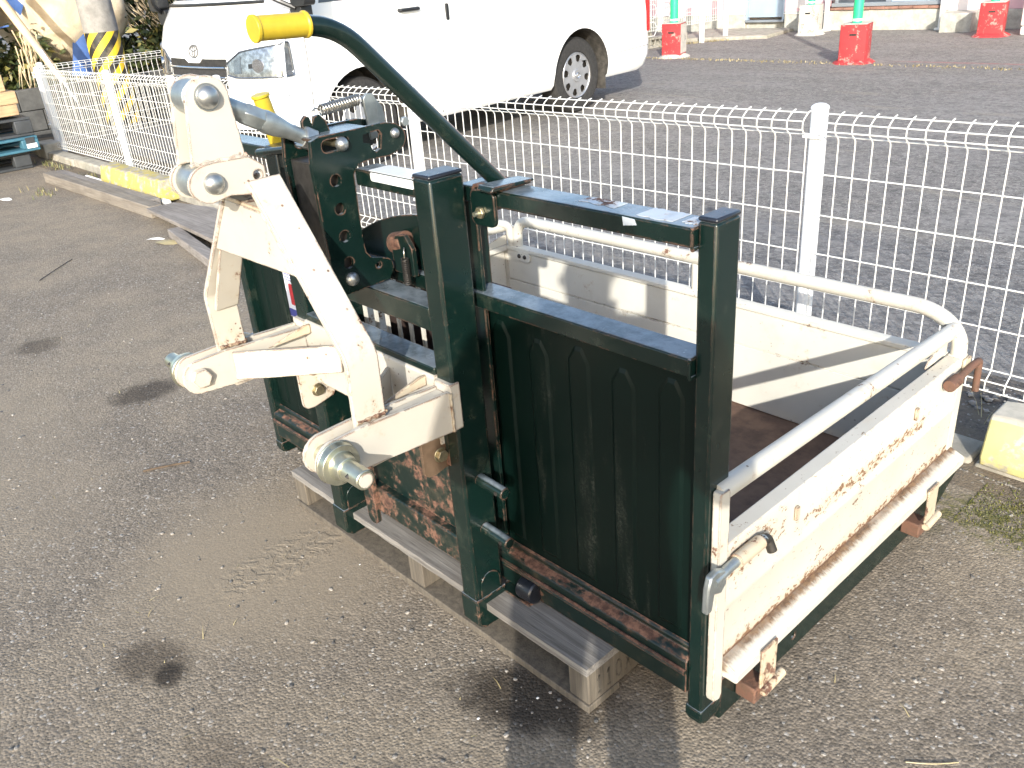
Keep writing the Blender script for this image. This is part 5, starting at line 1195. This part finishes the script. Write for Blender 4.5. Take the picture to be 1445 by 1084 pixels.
tarp([(-9.75, 1.80, 1.28), (-9.72, 1.94, 1.06), (-9.76, 2.10, 1.26), (-9.8, 2.0, 1.5)], 'blue_tarp', 'blue tarpaulin scrap at the top left between the two bundles')
tag(MB().tube([(-9.25, 1.58, 1.45), (-9.1, 1.78, .9), (-8.98, 1.95, .45)], [.045, .04, .033], 10).build('bamboo_pole', M['bamboo'], None, smooth=40), 'slanting bleached bamboo pole leaning before the cream bundles', 'bamboo pole')
tag(MB().cyl((-8.6, 1.72, .78), (-8.45, 1.86, .3), .012, 8).build('metal_stake', M['galv'], None, smooth=40), 'thin grey metal stake beside the slanting bamboo pole', 'stake')
# straw fringe of the big bundle (right of the pole)
rnd = random.Random(12); mb = MB()
for k in range(150):
    y = rnd.uniform(2.95, 3.6); z = 1.45 - (y - 2.9) * .35 - rnd.random() * .5 + (y - 2.9) * .3; p = Vector((-9.95 + rnd.uniform(-.12, .05), y, z)); d = Vector((rnd.uniform(.05, .3), rnd.uniform(.2, .7), -rnd.uniform(.3, .9))).normalized() * rnd.uniform(.15, .4)
    sd = d.cross(Vector((1, 0, 0))).normalized() * .006; mb.add([p - sd, p + sd, p + d], [(0, 1, 2)])
for k in range(45):
    y = rnd.uniform(1.72, 1.95); z = rnd.uniform(.55, .95); p = Vector((-9.5 + rnd.uniform(-.1, .1), y, z)); d = Vector((rnd.uniform(-.1, .2), rnd.uniform(-.3, .3), -1)).normalized() * rnd.uniform(.15, .35)
    sd = d.cross(Vector((1, 0, 0))).normalized() * .007; mb.add([p - sd, p + sd, p + d], [(0, 1, 2)])
o = mb.build('straw_fringe', M['straw'], b1); o['kind'] = 'stuff'
# evergreen shrubs
def shrub(c, rad, N, label, seed, ymix=.18, gap=.3):
    t = thing('evergreen_shrub', label, 'shrub', c); rnd = random.Random(seed)
    vs = {0: ([], []), 1: ([], [])}
    cl = [(rnd.uniform(-.8, .8), rnd.uniform(-.85, .85), rnd.uniform(-.7, .9)) for _ in range(26)]
    for k in range(N):
        q = rnd.choice(cl); p = Vector((c[0] + (q[0] + rnd.gauss(0, .17)) * rad[0], c[1] + (q[1] + rnd.gauss(0, .17)) * rad[1], c[2] + (q[2] + rnd.gauss(0, .17)) * rad[2]))
        d = Vector((rnd.gauss(0, 1), rnd.gauss(0, 1), rnd.gauss(-.2, .7))).normalized(); L = rnd.uniform(.07, .15); s_ = d.cross(Vector((rnd.gauss(0, 1), rnd.gauss(0, 1), rnd.gauss(0, 1)))).normalized() * L * .2
        V, F = vs[1 if rnd.random() < ymix else 0]; o = len(V); mid = p + d * L * .5 + Vector((0, 0, .01))
        V += [p, mid + s_, p + d * L, mid - s_]; F += [(o, o + 1, o + 2), (o, o + 2, o + 3)]
    for i, (mt, nm_) in enumerate((('leaf', 'leaves'), ('leaf_y', 'yellow_leaves'))):
        o = MB().add(*vs[i]).build(nm_, M[mt], t); o['kind'] = 'stuff'
    mb = MB()
    for q in cl[:14]:
        e = Vector((c[0] + q[0] * rad[0], c[1] + q[1] * rad[1], c[2] + q[2] * rad[2])); b = Vector((c[0] + q[0] * .1, c[1] + q[1] * .15, ZL)); mb.tube([b, b.lerp(e, .5) + Vector((0, 0, .1)), e], [.022, .014, .006], 6)
    mb.build('stems', M['bark'], t, smooth=60); return t
shrub((-10.2, 3.75, .6), (.5, .95, .95), 7000, 'dark evergreen shrub between the utility pole and the white van', 21)
shrub((-9.95, 1.86, .25), (.22, .42, .62), 2200, 'dark leafy shrub with yellowed leaves behind the fence corner', 22, .3)
shrub((-11.8, 5.6, .9), (.6, 1.6, 1.4), 3600, 'large dark evergreen shrub behind the white van', 23, .1)
shrub((-11.6, 2.4, .8), (.4, 1.5, 1.3), 3600, 'dark evergreen hedge plant far behind the cream bundles', 24, .12)

# ------------------------------------------------------------------ the photographer behind the camera
def person():
    t = thing('person', 'person in a navy jacket and grey trousers holding a small camera at chest height', 'person', (.80, -1.17, ZG))
    fw = Vector((-.72, .69, 0)); rt = Vector((.69, .72, 0)); B0 = Vector((.80, -1.17, ZG))
    P = lambda f, r, z: B0 + fw * f + rt * r + Vector((0, 0, z))
    J = dict(pel=(P(0, 0, .88), .145), sp1=(P(-.01, 0, 1.05), .135), sp2=(P(-.01, 0, 1.24), .15), nk=(P(-.01, 0, 1.40), .062), hd=(P(.03, 0, 1.50), .085), ht=(P(.03, 0, 1.60), .08))
    for s_, n_ in ((1, 'R'), (-1, 'L')):
        J['hip' + n_] = (P(0, s_ * .085, .82), .095); J['kn' + n_] = (P(.02, s_ * .095, .46), .062); J['an' + n_] = (P(-.01, s_ * .10, .09), .045); J['toe' + n_] = (P(.13, s_ * .115, .045), .04)
        J['sh' + n_] = (P(-.01, s_ * .175, 1.34), .065); J['el' + n_] = (P(.03, s_ * .25, 1.08), .048); J['wr' + n_] = (P(.175, s_ * .085, 1.235), .032)
    E_ = [('pel', 'sp1'), ('sp1', 'sp2'), ('sp2', 'nk'), ('nk', 'hd'), ('hd', 'ht')]
    for n_ in 'RL': E_ += [('pel', 'hip' + n_), ('hip' + n_, 'kn' + n_), ('kn' + n_, 'an' + n_), ('an' + n_, 'toe' + n_), ('sp2', 'sh' + n_), ('sh' + n_, 'el' + n_), ('el' + n_, 'wr' + n_)]
    ks = list(J); V = [J[k][0] for k in ks]; RR = [J[k][1] for k in ks]; ED = [(ks.index(a), ks.index(b)) for a, b in E_]
    for s_, n_ in ((1, 'R'), (-1, 'L')):           # palm, four fingers and thumb round the camera
        w = ks.index('wr' + n_); pm = P(.225, s_ * .065, 1.262); V.append(pm); RR.append(.026); ip = len(V) - 1; ED.append((w, ip))
        for k in range(4):
            L = (.032, .036, .034, .027)[k]; z = 1.282 - k * .017
            a = P(.262, s_ * .066, z); b = P(.262 + L, s_ * (.064), z); c_ = P(.275 + L * .4, s_ * .040, z)
            o = len(V); V.extend([a, b]); RR.extend([.0095, .0085]); ED.extend([(ip, o), (o, o + 1)])
        o = len(V); V.extend([P(.235, s_ * .045, 1.24), P(.25, s_ * .025, 1.245)]); RR.extend([.011, .009]); ED.extend([(ip, o), (o, o + 1)])
    me = bpy.data.meshes.new('body_skin'); me.from_pydata([v - ROOTLOC[t.name] for v in V], ED, []); o = bpy.data.objects.new('body', me); COL.objects.link(o)
    md = o.modifiers.new('skin', 'SKIN'); md.use_smooth_shade = True
    for i, sv in enumerate(me.skin_vertices[0].data): sv.radius = (RR[i], RR[i]); sv.use_root = (i == 0)
    ss = o.modifiers.new('sub', 'SUBSURF'); ss.levels = 2; ss.render_levels = 2
    bpy.context.view_layer.update(); nm2 = bpy.data.meshes.new_from_object(o.evaluated_get(bpy.context.evaluated_depsgraph_get())); bpy.data.objects.remove(o)
    nm2.materials.clear()
    for k in ('jacket', 'trousers', 'shoe', 'skin', 'hair'): nm2.materials.append(M[k])
    for p in nm2.polygons:
        p.use_smooth = True; c = p.center + ROOTLOC[t.name]; z = c.z - ZG; f = (c - B0).dot(fw)
        p.material_index = 3 if z > 1.40 or (f > .165 and z > 1.2) else (0 if z > .86 else (1 if z > .09 else 2))
        if z > 1.40 and (z > 1.575 or (f < .02 and z > 1.46)): p.material_index = 4
    bo2 = bpy.data.objects.new('body', nm2); COL.objects.link(bo2); bo2.parent = t; ROOTLOC[bo2.name] = ROOTLOC[t.name]
    for s_ in (1, -1):
        MB().dome(P(.108, s_ * .03, 1.53), fw, .010, .006, 10).build('eye', M['white_print'], bo2, smooth=60); MB().dome(P(.113, s_ * .03, 1.53), fw, .005, .003, 8).build('iris', M['hair'], bo2)
        MB().dome(P(.03, s_ * .08, 1.515), rt * s_, .022, .012, 10).build('ear', M['skin'], bo2, smooth=60)
    MB().tube([P(.108, 0, 1.535), P(.125, 0, 1.505), P(.108, 0, 1.495)], [.008, .013, .008], 8).build('nose', M['skin'], bo2, smooth=60)
    MB().tube([P(.102, -.02, 1.465), P(.112, 0, 1.465), P(.102, .02, 1.465)], .005, 6).build('mouth', M['red_lens'], bo2, smooth=60)
    c0 = CAM - w_ * .035
    mb = MB(); 
    for a in (-1, 1):
        for b in (-1, 1):
            for d in (0, 1): mb.v.append(c0 + r_ * (.047 * a) + u_ * (.029 * b) - w_ * (.022 * d))
    mb.f = [(0, 2, 3, 1), (4, 5, 7, 6), (0, 1, 5, 4), (2, 6, 7, 3), (0, 4, 6, 2), (1, 3, 7, 5)]; mb.mi = [0] * 6
    tag(mb.build('compact_camera', M['galv'], None, .004), 'small silver compact camera held by the photographer', 'camera')
person()
